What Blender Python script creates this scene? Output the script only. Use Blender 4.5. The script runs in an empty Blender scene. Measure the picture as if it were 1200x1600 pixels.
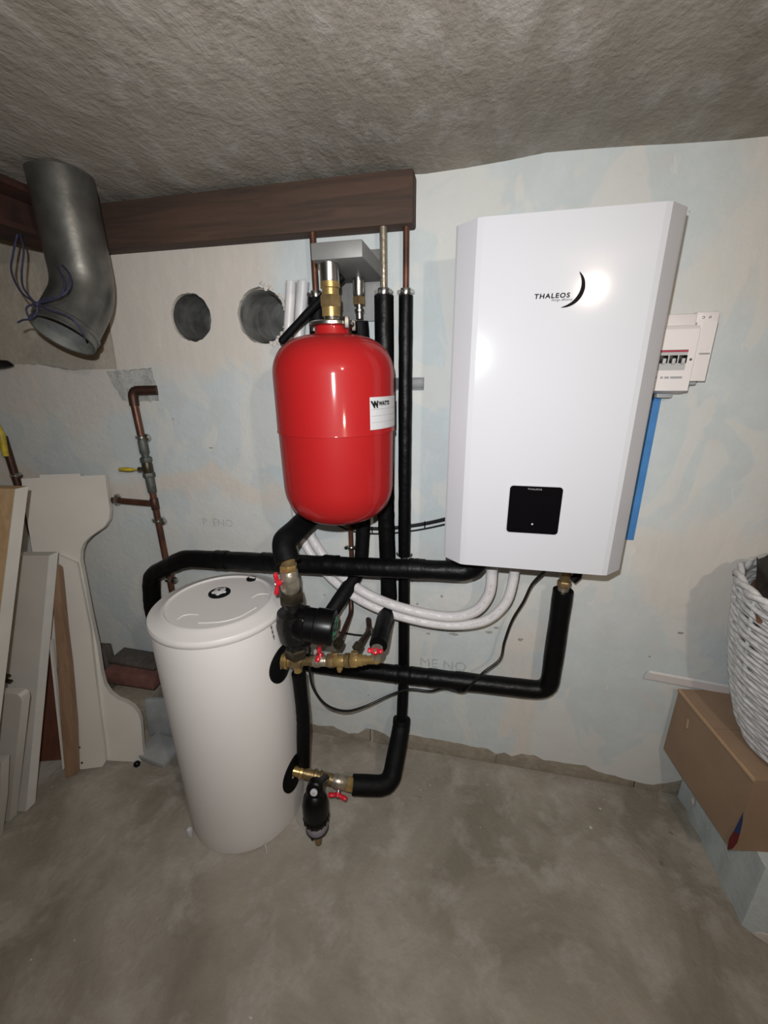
import bpy, bmesh, math, random
from mathutils import Vector, Matrix
random.seed(7)
S = bpy.context.scene
COL = S.collection
# ------------------------------------------------------------------ camera
FPX, PITCH, YAW, ROLL = 639.5, 0.32087, 0.21010, 0.01097
CAM = Vector((0, -1.27, 1.45))
def _axes():
    cp, sp, cy, sy = math.cos(PITCH), math.sin(PITCH), math.cos(YAW), math.sin(YAW)
    f = Vector((-sy*cp, cy*cp, -sp)); rt = Vector((cy, sy, 0)); dn = f.cross(rt)
    r2 = rt*math.cos(ROLL) + dn*math.sin(ROLL)
    return r2, f.cross(r2), f
RT, DN, FW = _axes()
cd = bpy.data.cameras.new('camera'); cam = bpy.data.objects.new('camera', cd); COL.objects.link(cam)
cd.sensor_fit = 'VERTICAL'; cd.sensor_height = 36; cd.lens = 36*FPX/1600; cd.clip_start = .02
U = -DN; B = -FW
cam.matrix_world = Matrix(((RT.x, U.x, B.x, CAM.x), (RT.y, U.y, B.y, CAM.y), (RT.z, U.z, B.z, CAM.z), (0, 0, 0, 1)))
S.camera = cam
# ------------------------------------------------------------------ world, lights, exposure
w = bpy.data.worlds.new('world'); S.world = w; w.use_nodes = True
w.node_tree.nodes['Background'].inputs[0].default_value = (.6, .62, .66, 1)
w.node_tree.nodes['Background'].inputs[1].default_value = 0
S.view_settings.view_transform = 'Standard'; S.view_settings.look = 'None'
S.view_settings.exposure = -.22; S.view_settings.gamma = 1; S.view_settings.use_curve_mapping = False
def light(name, typ, loc, power, col, size, target=None, cone=None, blend=1):
    l = bpy.data.lights.new(name, typ); o = bpy.data.objects.new(name, l); COL.objects.link(o)
    l.energy = power; l.color = col; l.shadow_soft_size = size
    o.location = loc
    if target: o.rotation_euler = (Vector(target)-Vector(loc)).to_track_quat('-Z', 'Y').to_euler()
    if cone: l.spot_size = math.radians(cone); l.spot_blend = blend
    return o
# the phone's flash beside the lens, and a bare bulb hanging to the right of the photographer
light('phone_flash_offscreen', 'SPOT', (-.03, -1.28, 1.53), 68, (.965, .985, 1), .008, Vector((-.03, -1.28, 1.53))+FW, 160, 1)
light('ceiling_bulb_offscreen', 'POINT', (.515, -1.56, 1.825), 23, (1, .84, .68), .025)

# ------------------------------------------------------------------ pixel -> place
def ray(px, py): return RT*((px-600)/FPX) + DN*((py-800)/FPX) + FW
def atY(px, py, Y): g = ray(px, py); return CAM + g*((Y-CAM.y)/g.y)
def atX(px, py, X): g = ray(px, py); return CAM + g*((X-CAM.x)/g.x)
def atZ(px, py, Z): g = ray(px, py); return CAM + g*((Z-CAM.z)/g.z)
def onplane(px, py, p0, n): g = ray(px, py); return CAM + g*((p0-CAM).dot(n)/g.dot(n))
V = Vector
# ------------------------------------------------------------------ materials
def nt(name):
    m = bpy.data.materials.new(name); m.use_nodes = True
    n = m.node_tree.nodes; return m, n, m.node_tree.links, n['Principled BSDF']
def mat(name, col, rough=.5, metal=0, var=.12, vscale=14, bump=0, bscale=60, col2=None, coat=0, emit=None, spec=None, lo=.35, hi=.65, bdist=.004):
    m, n, L, b = nt(name)
    tc = n.new('ShaderNodeTexCoord')
    nz = n.new('ShaderNodeTexNoise'); nz.inputs['Scale'].default_value = vscale; nz.inputs['Detail'].default_value = 6
    L.new(tc.outputs['Object'], nz.inputs['Vector'])
    mp = n.new('ShaderNodeMapRange'); mp.inputs[1].default_value = lo; mp.inputs[2].default_value = hi
    L.new(nz.outputs['Fac'], mp.inputs[0])
    mx = n.new('ShaderNodeMix'); mx.data_type = 'RGBA'
    c2 = col2 or tuple(c*(1-var) for c in col)
    mx.inputs[6].default_value = (*col, 1); mx.inputs[7].default_value = (*c2, 1)
    L.new(mp.outputs[0], mx.inputs[0]); L.new(mx.outputs[2], b.inputs['Base Color'])
    b.inputs['Roughness'].default_value = rough; b.inputs['Metallic'].default_value = metal
    b.inputs['Coat Weight'].default_value = coat; b.inputs['Coat Roughness'].default_value = .08
    if spec is not None: b.inputs['Specular IOR Level'].default_value = spec
    if bump:
        n2 = n.new('ShaderNodeTexNoise'); n2.inputs['Scale'].default_value = bscale; n2.inputs['Detail'].default_value = 4
        L.new(tc.outputs['Object'], n2.inputs['Vector'])
        bp = n.new('ShaderNodeBump'); bp.inputs['Strength'].default_value = bump; bp.inputs['Distance'].default_value = bdist
        L.new(n2.outputs['Fac'], bp.inputs['Height']); L.new(bp.outputs[0], b.inputs['Normal'])
    if emit: b.inputs['Emission Color'].default_value = (*emit[0], 1); b.inputs['Emission Strength'].default_value = emit[1]
    return m
def rgb(r, g, b):
    f = lambda c: ((c/255+.055)/1.055)**2.4 if c > 10 else c/255/12.92
    return (f(r), f(g), f(b))
def noise(n, L, vec, scale, detail=6, rough=.55, dist=0):
    t = n.new('ShaderNodeTexNoise'); t.inputs['Scale'].default_value = scale; t.inputs['Detail'].default_value = detail
    t.inputs['Roughness'].default_value = rough; t.inputs['Distortion'].default_value = dist
    L.new(vec, t.inputs['Vector']); return t.outputs['Fac']
def mrange(n, L, v, a, b, c=0, d=1):
    t = n.new('ShaderNodeMapRange'); t.inputs[1].default_value = a; t.inputs[2].default_value = b
    t.inputs[3].default_value = c; t.inputs[4].default_value = d; L.new(v, t.inputs[0]); return t.outputs[0]
def mth(n, L, op, a, b):
    t = n.new('ShaderNodeMath'); t.operation = op
    for i, v in enumerate((a, b)):
        if isinstance(v, (int, float)): t.inputs[i].default_value = v
        else: L.new(v, t.inputs[i])
    return t.outputs[0]
def mixc(n, L, f, a, b):
    t = n.new('ShaderNodeMix'); t.data_type = 'RGBA'
    for k, v in ((0, f), (6, a), (7, b)):
        if isinstance(v, tuple): t.inputs[k].default_value = (*v, 1)
        elif isinstance(v, (int, float)): t.inputs[k].default_value = v
        else: L.new(v, t.inputs[k])
    return t.outputs[2]
def mapping(n, L, vec, scale, rot=(0, 0, 0)):
    t = n.new('ShaderNodeMapping'); t.inputs['Scale'].default_value = scale; t.inputs['Rotation'].default_value = rot
    L.new(vec, t.inputs['Vector']); return t.outputs[0]
def bumpn(n, L, h, strength, dist, b):
    t = n.new('ShaderNodeBump'); t.inputs['Strength'].default_value = strength; t.inputs['Distance'].default_value = dist
    L.new(h, t.inputs['Height']); L.new(t.outputs[0], b.inputs['Normal'])

def wall_paint():
    m, n, L, b = nt('blue_and_cream_wall_paint')
    tc = n.new('ShaderNodeTexCoord'); ob = tc.outputs['Object']
    sx = n.new('ShaderNodeSeparateXYZ'); L.new(ob, sx.inputs[0]); X, Z = sx.outputs[0], sx.outputs[2]
    n1 = noise(n, L, ob, 2.6, 8, .6, .4); n2 = noise(n, L, ob, 9, 8, .65); n3 = noise(n, L, mapping(n, L, ob, (5, 1, 1.2)), 6, 5)
    wob = mth(n, L, 'MULTIPLY', mth(n, L, 'SUBTRACT', n1, .5), .45)
    zz = mth(n, L, 'ADD', Z, wob); xx = mth(n, L, 'ADD', X, wob)
    # cream filler: upper left, a strip under the middle, a vertical strip to the right of the lower pipe
    a = mth(n, L, 'MULTIPLY', mrange(n, L, zz, 1.44, 1.52), mrange(n, L, xx, -.52, -.66))
    c = mth(n, L, 'MULTIPLY', mth(n, L, 'MULTIPLY', mrange(n, L, zz, 1.02, 1.06), mrange(n, L, zz, 1.13, 1.10)), mrange(n, L, xx, -.5, -.6))
    d = mth(n, L, 'MULTIPLY', mth(n, L, 'MULTIPLY', mrange(n, L, xx, .15, .18), mrange(n, L, xx, .30, .26)), mrange(n, L, zz, .75, .6))
    e = mth(n, L, 'MULTIPLY', mrange(n, L, zz, .95, .88), mrange(n, L, zz, .55, .62))
    g = mth(n, L, 'MULTIPLY', mth(n, L, 'MULTIPLY', mrange(n, L, xx, .50, .56), mrange(n, L, zz, 1.12, 1.02)), mrange(n, L, zz, .60, .72))
    h = mth(n, L, 'MULTIPLY', mrange(n, L, xx, .52, .66), mrange(n, L, zz, 1.55, 1.68))
    a2 = mth(n, L, 'MULTIPLY', mth(n, L, 'MULTIPLY', mrange(n, L, zz, 1.30, 1.35), mrange(n, L, xx, -1.06, -1.14)), .7)
    a = mth(n, L, 'MAXIMUM', a, a2)
    f = mth(n, L, 'MAXIMUM', mth(n, L, 'MAXIMUM', a, c), mth(n, L, 'MAXIMUM', mth(n, L, 'MULTIPLY', d, .8), mth(n, L, 'MULTIPLY', e, .2)))
    f = mth(n, L, 'MAXIMUM', f, mth(n, L, 'MAXIMUM', mth(n, L, 'MULTIPLY', g, .8), mth(n, L, 'MULTIPLY', h, .8)))
    f = mth(n, L, 'MAXIMUM', f, mth(n, L, 'MULTIPLY', mrange(n, L, n2, .56, .66), .45))
    blue = mixc(n, L, mrange(n, L, n2, .35, .65), (.54, .58, .585), (.48, .525, .53))
    pt_ = mrange(n, L, noise(n, L, mapping(n, L, ob, (1.5, 1, 1)), 3.1, 3, .5, .9), .50, .525)
    blue = mixc(n, L, mth(n, L, 'MULTIPLY', pt_, .6), blue, (.60, .59, .555))
    crm = mixc(n, L, mrange(n, L, n3, .3, .7), (.61, .56, .505), (.55, .52, .48))
    col = mixc(n, L, f, blue, crm)
    # smeared filler streaks and small knocks
    st = mrange(n, L, noise(n, L, mapping(n, L, ob, (7, 1, 2), (0, .5, 0)), 5, 6, .7, .6), .62, .72)
    col = mixc(n, L, mth(n, L, 'MULTIPLY', st, .5), col, (.68, .66, .62))
    kn = mrange(n, L, noise(n, L, ob, 34, 3, .5), .74, .78)
    kn = mth(n, L, 'MULTIPLY', kn, mrange(n, L, noise(n, L, ob, 3.1, 2), .5, .62))
    col = mixc(n, L, kn, col, (.25, .23, .20))
    # grime towards the foot of the wall where the floor was hosed down
    L.new(col, b.inputs['Base Color']); b.inputs['Roughness'].default_value = .78; b.inputs['Specular IOR Level'].default_value = .3
    hgt = mth(n, L, 'ADD', mth(n, L, 'MULTIPLY', n2, .6), mth(n, L, 'MULTIPLY', noise(n, L, ob, 45, 4), .25))
    bumpn(n, L, mth(n, L, 'ADD', hgt, mth(n, L, 'MULTIPLY', n1, 1.2)), .35, .012, b)
    return m
def concrete(name, c1, c2, c3, s=3, bump=.4, fleck=True, stretch=None):
    m, n, L, b = nt(name)
    tc = n.new('ShaderNodeTexCoord'); ob = tc.outputs['Object']
    v = mapping(n, L, ob, stretch) if stretch else ob
    n1 = noise(n, L, v, s, 8, .62, .5); n2 = noise(n, L, v, s*3.3, 8, .65, .3); n3 = noise(n, L, ob, 70, 4)
    col = mixc(n, L, mrange(n, L, n1, .36, .62), c1, c2)
    col = mixc(n, L, mth(n, L, 'MULTIPLY', mrange(n, L, n2, .50, .68), .7), col, c3)
    col = mixc(n, L, mth(n, L, 'MULTIPLY', mrange(n, L, n3, .3, .7), .25), col, tuple(c*.7 for c in c1))
    if fleck:
        fl = mth(n, L, 'MULTIPLY', mrange(n, L, noise(n, L, ob, 42, 2, .5), .72, .76), mrange(n, L, noise(n, L, ob, 2.7, 2), .52, .6))
        col = mixc(n, L, fl, col, (.62, .60, .56))
        dk = mth(n, L, 'MULTIPLY', mrange(n, L, noise(n, L, ob, 30, 2, .5), .70, .76), mrange(n, L, noise(n, L, ob, 2.1, 2), .56, .62))
        col = mixc(n, L, mth(n, L, 'MULTIPLY', dk, .6), col, (.10, .09, .08))
    L.new(col, b.inputs['Base Color']); b.inputs['Roughness'].default_value = .85; b.inputs['Specular IOR Level'].default_value = .25
    bumpn(n, L, mth(n, L, 'ADD', mth(n, L, 'MULTIPLY', n2, 1.0), mth(n, L, 'MULTIPLY', n3, .3)), bump, .01, b)
    return m
def wood(name, c1, c2, scale=(20, 20, 1.5), rough=.6, bump=.25):
    m, n, L, b = nt(name)
    tc = n.new('ShaderNodeTexCoord'); v = mapping(n, L, tc.outputs['Object'], scale)
    n1 = noise(n, L, v, 2.2, 7, .6, .8)
    L.new(mixc(n, L, mrange(n, L, n1, .35, .65), c1, c2), b.inputs['Base Color']); b.inputs['Roughness'].default_value = rough
    bumpn(n, L, n1, bump, .004, b); return m

M = {}
M['wall'] = wall_paint()
M['bare'] = concrete('bare_wall_render', (.40, .355, .295), (.46, .415, .35), (.50, .47, .41), 3.5, .5, False)
M['mortar'] = concrete('grey_mortar', (.50, .50, .48), (.40, .40, .38), (.24, .24, .23), 14, .8, False)
M['block'] = concrete('footing_concrete', (.33, .285, .225), (.27, .235, .185), (.40, .36, .30), 9, .6, False)
M['floor'] = concrete('floor_screed', (.36, .325, .275), (.20, .175, .138), (.42, .395, .355), 2.2, .7, True)
M['ceil'] = concrete('ceiling_concrete', (.36, .325, .28), (.27, .24, .20), (.46, .44, .41), 2.2, .9, False, (2.2, 1, 1))
M['sleeve'] = mat('galvanised_sleeve', (.26, .26, .25), .5, .5, .5, 20, .2, 30)
M['galv'] = mat('galvanised_sheet', (.22, .22, .205), .36, .8, .35, 18, .12, 40)
M['rust'] = mat('rusty_steel', (.07, .024, .014), .8, .2, .5, 12, .5, 40, col2=(.022, .010, .008))
M['timber'] = wood('old_timber', (.075, .042, .028), (.04, .024, .018), (1.5, 18, 18), .8)
M['white_gloss'] = mat('white_powder_coat', (.50, .503, .53), .12, 0, .02, 3, spec=.2)
M['white_side'] = mat('white_powder_coat_side', (.50, .503, .53), .3, 0, .02, 3)
M['grey_plastic'] = mat('grey_plastic', (.42, .42, .42), .5, 0, .08)
M['glass_black'] = mat('black_display_glass', (.002, .002, .003), .06, 0, 0, spec=.4)
M['ink'] = mat('black_print', (.008, .008, .009), .7, 0, 0, spec=.05)
M['bronze_ink'] = mat('dark_bronze_print', (.010, .008, .008), .7, 0, .4, 8, spec=.05)
M['grey_ink'] = mat('grey_print', (.30, .30, .31), .6, 0, 0)
M['pencil'] = mat('pencil_mark', (.47, .495, .495), .9, 0, .3, 80, spec=.1)
M['tank'] = mat('cream_white_tank_shell', (.63, .60, .58), .42, 0, .02, 4, bump=.08, bscale=260, bdist=.002)
M['lid'] = mat('cream_white_tank_lid', (.63, .60, .58), .38, 0, .02, 4)
M['red'] = mat('red_vessel_enamel', (.33, .010, .011), .5, 0, .06, 4, coat=.4, spec=.12, bump=.05, bscale=120, bdist=.002)
M['label'] = mat('white_sticker', (.52, .515, .53), .4, 0, .02)
M['foam'] = mat('black_pipe_foam', (.0025, .0025, .003), .62, 0, .2, 40, .4, 38, spec=.16, bdist=.006)
M['tape'] = mat('black_shiny_tape', (.0025, .0025, .003), .42, 0, .2, 40, .6, 26, spec=.18, bdist=.006)
M['black'] = mat('black_plastic', (.003, .003, .0035), .33, 0, .2, 30, spec=.25)
M['black_rough'] = mat('black_cast_iron', (.006, .006, .006), .38, 0, .3, 60, .6, 60)
M['rubber'] = mat('black_cable_rubber', (.006, .006, .007), .4, 0, .1)
M['brass'] = mat('brass', (.55, .38, .15), .32, .7, .35, 30, .15, 60)
M['oldbrass'] = mat('dull_brass', (.30, .21, .10), .42, .65, .4, 40, .25, 60)
M['nickel'] = mat('nickel_brass', (.50, .45, .36), .32, .75, .35, 50, .3, 70)
M['chrome'] = mat('zinc_plated_steel', (.52, .52, .50), .26, 1, .15, 30)
M['darknut'] = mat('browned_union_nut', (.10, .085, .06), .38, .8, .3, 30, .2, 60)
M['copper'] = mat('aged_copper', (.17, .075, .048), .42, .6, .45, 16, .1, 50, col2=(.075, .035, .024))
M['darkcopper'] = mat('dark_copper', (.075, .035, .025), .5, .6, .4, 20, .15, 50)
M['patina'] = mat('patinated_brass', (.12, .13, .115), .6, .5, .4, 35, .4, 50)
M['redh'] = mat('red_handle_plastic', (.58, .012, .028), .32, 0, .1)
M['yellow'] = mat('yellow_handle_sleeve', (.55, .42, .03), .5, 0, .35, 30)
M['hose'] = mat('white_wrapped_hose', (.62, .60, .605), .42, 0, .06, 30, .25, 22, bdist=.006)
M['blue'] = mat('bright_blue_plastic', (.075, .25, .56), .38, 0, .22, 12, .2, 20)
M['ebox'] = mat('white_breaker_plastic', (.70, .66, .65), .4, 0, .02)
M['eboxgrey'] = mat('grey_breaker_plastic', (.42, .42, .42), .4, 0, .03)
M['steelgrey'] = mat('grey_steel_bracket', (.22, .22, .215), .55, .3, .15, 12)
M['railgrey'] = mat('grey_zinc_rail', (.12, .122, .124), .5, .3, .2, 30)
M['bore'] = mat('dull_zinc_inside', (.20, .205, .19), .6, .2, .4, 16, .2)
M['rope'] = mat('blue_twine', (.035, .035, .085), .8, 0, .4, 90)
M['board'] = mat('off_white_painted_board', (.58, .55, .50), .55, 0, .08, 6, .1, 30)
M['board2'] = mat('grey_white_panel', (.48, .455, .41), .55, 0, .12, 5, .1, 30)
M['edge'] = mat('white_panel_edging', (.58, .56, .52), .5, 0, .08)
M['pine'] = wood('pine_wood', (.44, .30, .165), (.36, .23, .12))
M['brown'] = wood('brown_wood', (.27, .17, .105), (.20, .12, .07))
M['darkred'] = wood('dark_red_wood', (.13, .045, .025), (.08, .03, .02))
M['brick'] = mat('dusty_red_brick', (.20, .085, .07), .85, 0, .3, 30, .5, 50)
M['darkwood'] = wood('dark_grey_wood', (.10, .085, .07), (.06, .05, .045))
M['slate'] = mat('grey_slab', (.34, .35, .35), .7, 0, .2, 14, .2)
M['card'] = mat('cardboard', (.28, .185, .118), .75, 0, .12, 10, .12, 30)
M['cardedge'] = mat('cardboard_edge', (.36, .235, .14), .8, 0, .1)
M['plinth'] = concrete('pale_blue_painted_plinth', (.50, .555, .56), (.45, .50, .505), (.53, .56, .555), 5, .4, False)
M['plaster'] = mat('bare_white_plaster', (.60, .56, .52), .9, 0, .15, 30, .3)
M['wicker'] = mat('white_painted_wicker', (.66, .645, .635), .6, 0, .3, 45, .3, 90)
M['cloth'] = mat('dark_brown_leather', (.020, .016, .015), .5, 0, .4, 10, .6, 16, bdist=.02)
M['leather'] = mat('brown_leather_strap', (.16, .075, .04), .5, 0, .3, 20, .2)
M['purple'] = mat('lilac_grey_plastic_bowl', (.30, .275, .33), .35, 0, .08)
M['green'] = mat('green_display_glow', (.01, .12, .04), .25, 0, 0, emit=((.05, .9, .35), .25))
M['navy'] = mat('dark_blue_print', (.012, .03, .10), .5, 0, .2)
M['maroon'] = mat('dark_red_print', (.10, .008, .012), .5, 0, .2)

# ------------------------------------------------------------------ mesh builder
def frame(axis):
    a = V(axis).normalized(); t = V((0, 0, 1)) if abs(a.z) < .9 else V((1, 0, 0))
    u = t.cross(a).normalized(); return u, a.cross(u), a
class MB:
    def __init__(s): s.v = []; s.f = []
    def quad(s, pts): i = len(s.v); s.v += [V(p) for p in pts]; s.f.append(tuple(range(i, i+len(pts)))); return s
    def ring(s, pts): i = len(s.v); s.v += [V(p) for p in pts]; return list(range(i, i+len(pts)))
    def bridge(s, a, b):
        k = len(a)
        for j in range(k): s.f.append((a[j], a[(j+1) % k], b[(j+1) % k], b[j]))
    def box(s, lo, hi, mtx=None, bev=0, seg=2):
        bm = bmesh.new(); bmesh.ops.create_cube(bm, size=1)
        lo = V(lo); hi = V(hi)
        for q in bm.verts: q.co = V([lo[i]+(q.co[i]+.5)*(hi[i]-lo[i]) for i in range(3)])
        if bev: bmesh.ops.bevel(bm, geom=bm.edges[:], offset=bev, segments=seg, affect='EDGES', profile=.5)
        s.add_bm(bm, mtx); return s
    def add_bm(s, bm, mtx=None):
        i = len(s.v); bm.verts.index_update()
        s.v += [(mtx @ q.co if mtx else q.co.copy()) for q in bm.verts]
        s.f += [tuple(i+q.index for q in f.verts) for f in bm.faces]; bm.free()
    def lathe(s, o, axis, prof, seg=32, caps=True, rot=0):
        o = V(o); u, w_, a = frame(axis); prev = None
        for k, (r, h) in enumerate(prof):
            R = s.ring([o+a*h+(u*math.cos(2*math.pi*j/seg+rot)+w_*math.sin(2*math.pi*j/seg+rot))*max(r, 1e-5) for j in range(seg)])
            if prev: s.bridge(prev, R)
            elif caps: s.f.append(tuple(reversed(R)))
            prev = R
        if caps: s.f.append(tuple(prev))
        return s
    def hexnut(s, o, axis, r, h0, h1, rot=0):
        c = (h1-h0)*.12; return s.lathe(o, axis, [(r*.92, h0), (r, h0+c), (r, h1-c), (r*.92, h1)], 6, True, rot)
    def tube(s, pts, r, seg=14, jit=0, caps=True, flat=None):
        pts = [V(p) for p in pts]; n = len(pts); tan = []
        for i in range(n):
            a = pts[max(i-1, 0)]; b = pts[min(i+1, n-1)]; tan.append((b-a).normalized())
        u, w_, a0 = frame(tan[0]); prev = None
        for i in range(n):
            t = tan[i]; u = (u - t*u.dot(t)).normalized(); w_ = t.cross(u)
            rr = (r[i] if isinstance(r, (list, tuple)) else r)*(1+random.uniform(-jit, jit))
            R = s.ring([pts[i]+u*math.cos(2*math.pi*j/seg)*rr*(1+random.uniform(-jit, jit)*.5)+w_*math.sin(2*math.pi*j/seg)*rr*(flat or 1) for j in range(seg)])
            if prev: s.bridge(prev, R)
            elif caps: s.f.append(tuple(reversed(R)))
            prev = R
        if caps: s.f.append(tuple(prev))
        return s
    def prism(s, poly, dv):
        dv = V(dv); k = len(poly); i = len(s.v)
        s.v += [V(p) for p in poly] + [V(p)+dv for p in poly]
        bm = bmesh.new(); vs = [bm.verts.new(p) for p in poly]
        es = [bm.edges.new((vs[j], vs[(j+1) % k])) for j in range(k)]
        bmesh.ops.triangle_fill(bm, edges=es, use_beauty=True); bm.verts.index_update()
        for fc in bm.faces:
            ix = [q.index for q in fc.verts]; s.f.append(tuple(i+a for a in ix)); s.f.append(tuple(i+k+a for a in reversed(ix)))
        bm.free()
        for j in range(k): s.f.append((i+j, i+(j+1) % k, i+k+(j+1) % k, i+k+j))
        return s
    def ball(s, c, r, seg=12, squash=(1, 1, 1)):
        bm = bmesh.new(); bmesh.ops.create_uvsphere(bm, u_segments=seg, v_segments=max(6, seg//2), radius=r)
        for q in bm.verts: q.co = V((q.co.x*squash[0], q.co.y*squash[1], q.co.z*squash[2]))+V(c)
        s.add_bm(bm); return s
    def build(s, name, m, parent=None, smooth=True, angle=40, origin=None):
        o_ = V(parent['base']) if parent and 'base' in parent else (V(origin) if origin is not None else V((0, 0, 0)))
        me = bpy.data.meshes.new(name); me.from_pydata([q-o_ for q in s.v], [], s.f); me.update()
        bm = bmesh.new(); bm.from_mesh(me); bmesh.ops.recalc_face_normals(bm, faces=bm.faces); bm.to_mesh(me); bm.free()
        if smooth:
            me.polygons.foreach_set('use_smooth', [True]*len(me.polygons)); me.set_sharp_from_angle(angle=math.radians(angle))
        me.materials.append(M[m] if isinstance(m, str) else m)
        o = bpy.data.objects.new(name, me); COL.objects.link(o)
        if parent: o.parent = parent; o['base'] = tuple(o_)
        else: o.location = o_; o['base'] = tuple(o_)
        return o
def tag(o, label, cat, group=None):
    o['label'] = label; o['category'] = cat
    if group: o['group'] = group
    return o
def thing(name, label, cat, base, group=None):
    o = bpy.data.objects.new(name, None); COL.objects.link(o); o.location = V(base); o['base'] = tuple(V(base)); o.empty_display_size = .05
    return tag(o, label, cat, group)
def struct(o): o['kind'] = 'structure'; return o
def crom(pts, k=8):
    pts = [V(p) for p in pts]; P_ = [pts[0]*2-pts[1]]+pts+[pts[-1]*2-pts[-2]]; out = []
    for i in range(1, len(P_)-2):
        a, b, c, d = P_[i-1], P_[i], P_[i+1], P_[i+2]
        for j in range(k):
            t = j/k; out.append(.5*((2*b)+(c-a)*t+(2*a-5*b+4*c-d)*t*t+(3*b-a-3*c+d)*t**3))
    out.append(pts[-1]); return out
def fillet(pts, rad, k=6, step=.04):
    pts = [V(p) for p in pts]; out = [pts[0]]
    for i in range(1, len(pts)-1):
        a, b, c = pts[i-1], pts[i], pts[i+1]
        d1 = (a-b); d2 = (c-b); rr = min(rad, d1.length*.48, d2.length*.48)
        p, q = b+d1.normalized()*rr, b+d2.normalized()*rr
        for j in range(k+1):
            t = j/k; out.append(p*(1-t)**2+b*2*t*(1-t)+q*t*t)
    out.append(pts[-1]); res = [out[0]]
    for a, b in zip(out, out[1:]):
        m = max(1, int((b-a).length/step))
        for j in range(1, m+1): res.append(a.lerp(b, j/m))
    return res
def text(name, body, m, parent, o, ux, uy, size, shear=0, bold=0, thick=.0004, sx=1, space=1):
    c = bpy.data.curves.new(name, 'FONT'); c.body = body; c.size = size; c.shear = shear; c.offset = bold; c.space_character = space; c.resolution_u = 3
    t = bpy.data.objects.new(name, c); COL.objects.link(t)
    dg = bpy.context.evaluated_depsgraph_get(); me = bpy.data.meshes.new_from_object(t.evaluated_get(dg))
    bpy.data.objects.remove(t); bpy.data.curves.remove(c)
    ux = V(ux).normalized(); uy = V(uy).normalized(); nn = ux.cross(uy)
    b = MB()
    b.v = [V(o)+ux*q.co.x*sx+uy*q.co.y+nn*thick for q in me.vertices]; b.f = [tuple(p.vertices) for p in me.polygons]
    bpy.data.meshes.remove(me)
    return b.build(name, m, parent, smooth=False)

# ================================================================== the room
CZ = 1.95
def rect_holes(b, outer, holes, Y):
    bm = bmesh.new(); es = []
    for lp in [outer]+holes:
        vs = [bm.verts.new((x, Y, z)) for x, z in lp]
        es += [bm.edges.new((vs[j], vs[(j+1) % len(vs)])) for j in range(len(vs))]
    bmesh.ops.triangle_fill(bm, edges=es, use_beauty=True)
    b.add_bm(bm)
def px_poly(lst, Y): return [(p.x, p.z) for p in (atY(x, y, Y) for x, y in lst)]
def ragged(poly, amp, step=.02, seed=1):
    rnd = random.Random(seed); out = []
    for i, a in enumerate(poly):
        c = poly[(i+1) % len(poly)]; d = math.dist(a, c); k = max(1, int(d/step))
        for j in range(k):
            t = j/k; j_ = amp if j else amp*.4
            out.append((a[0]+(c[0]-a[0])*t+rnd.uniform(-j_, j_), a[1]+(c[1]-a[1])*t+rnd.uniform(-j_, j_)))
    return out
def circ(cx, cz, r, k=40, jit=0, seed=3):
    rnd = random.Random(seed)
    return [(cx+math.cos(2*math.pi*j/k)*r*(1+rnd.uniform(-jit, jit)), cz+math.sin(2*math.pi*j/k)*r*(1+rnd.uniform(-jit, jit))) for j in range(k)]
b = MB().quad([(-2.2, -3.2, 0), (1.7, -3.2, 0), (1.7, .3, 0), (-2.2, .3, 0)]); struct(b.build('floor', 'floor', smooth=False))
# trowelled ceiling, lumpy
b = MB(); nx, ny = 40, 36
idx = {}
for i in range(nx+1):
    for j in range(ny+1):
        x = -2.2+3.9*i/nx; y = -3.2+3.5*j/ny
        idx[i, j] = len(b.v); b.v.append(V((x, y, CZ+random.uniform(-.004, .004)+.006*math.sin(x*9+y*4))))
for i in range(nx):
    for j in range(ny): b.f.append((idx[i, j], idx[i+1, j], idx[i+1, j+1], idx[i, j+1]))
struct(b.build('ceiling', 'ceil', angle=180))
struct(MB().quad([(-2.2, -3.2, 0), (-2.2, .3, 0), (-2.2, .3, 2), (-2.2, -3.2, 2)]).build('wall_left', 'bare', smooth=False))
struct(MB().quad([(1.7, -3.2, 0), (1.7, .3, 0), (1.7, .3, 2), (1.7, -3.2, 2)]).build('wall_right', 'bare', smooth=False))
struct(MB().quad([(-2.2, -3.2, 0), (1.7, -3.2, 0), (1.7, -3.2, 2), (-2.2, -3.2, 2)]).build('wall_front', 'bare', smooth=False))
# back wall: bare render behind, a painted coat proud of it with ragged edges
DEEP = .022
H1, H2 = (-.889, 1.632, .070), (-.647, 1.627, .076)
b = MB(); rect_holes(b, [(-2.2, 0), (1.7, 0), (1.7, 2), (-2.2, 2)], [circ(*H1), circ(*H2)], DEEP)
wb = struct(b.build('wall_back', 'bare', smooth=False))
# coat outline (pixels on the wall plane): recessed corner at upper left, bare strip at the foot
foot = [(1075, 1215), (1050, 1222), (1020, 1226), (995, 1222), (960, 1212), (935, 1206), (915, 1196), (880, 1192), (850, 1188), (835, 1180), (815, 1178), (800, 1182), (788, 1176),
        (775, 1178), (762, 1170), (735, 1166), (700, 1158), (660, 1152), (640, 1148), (629, 1152), (616, 1156), (600, 1146), (585, 1140), (572, 1138), (560, 1146), (545, 1146), (520, 1134), (500, 1134), (480, 1130), (440, 1124), (330, 1105)]
fp = px_poly(foot, 0)
left = px_poly([(183, 577), (178, 545), (170, 500), (160, 450), (157, 425)], 0)
led = px_poly([(0, 570), (60, 570), (108, 578)], 0)
outer = [(1.7, .05), (1.7, CZ+.05)] + [(left[-1][0]+.02, CZ+.05)] + list(reversed(left)) + list(reversed(led)) + [(-2.2, led[0][1])] + [(-2.2, .07), (-1.4, .07)] + list(reversed(fp)) + [(1.1, .05)]
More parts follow.
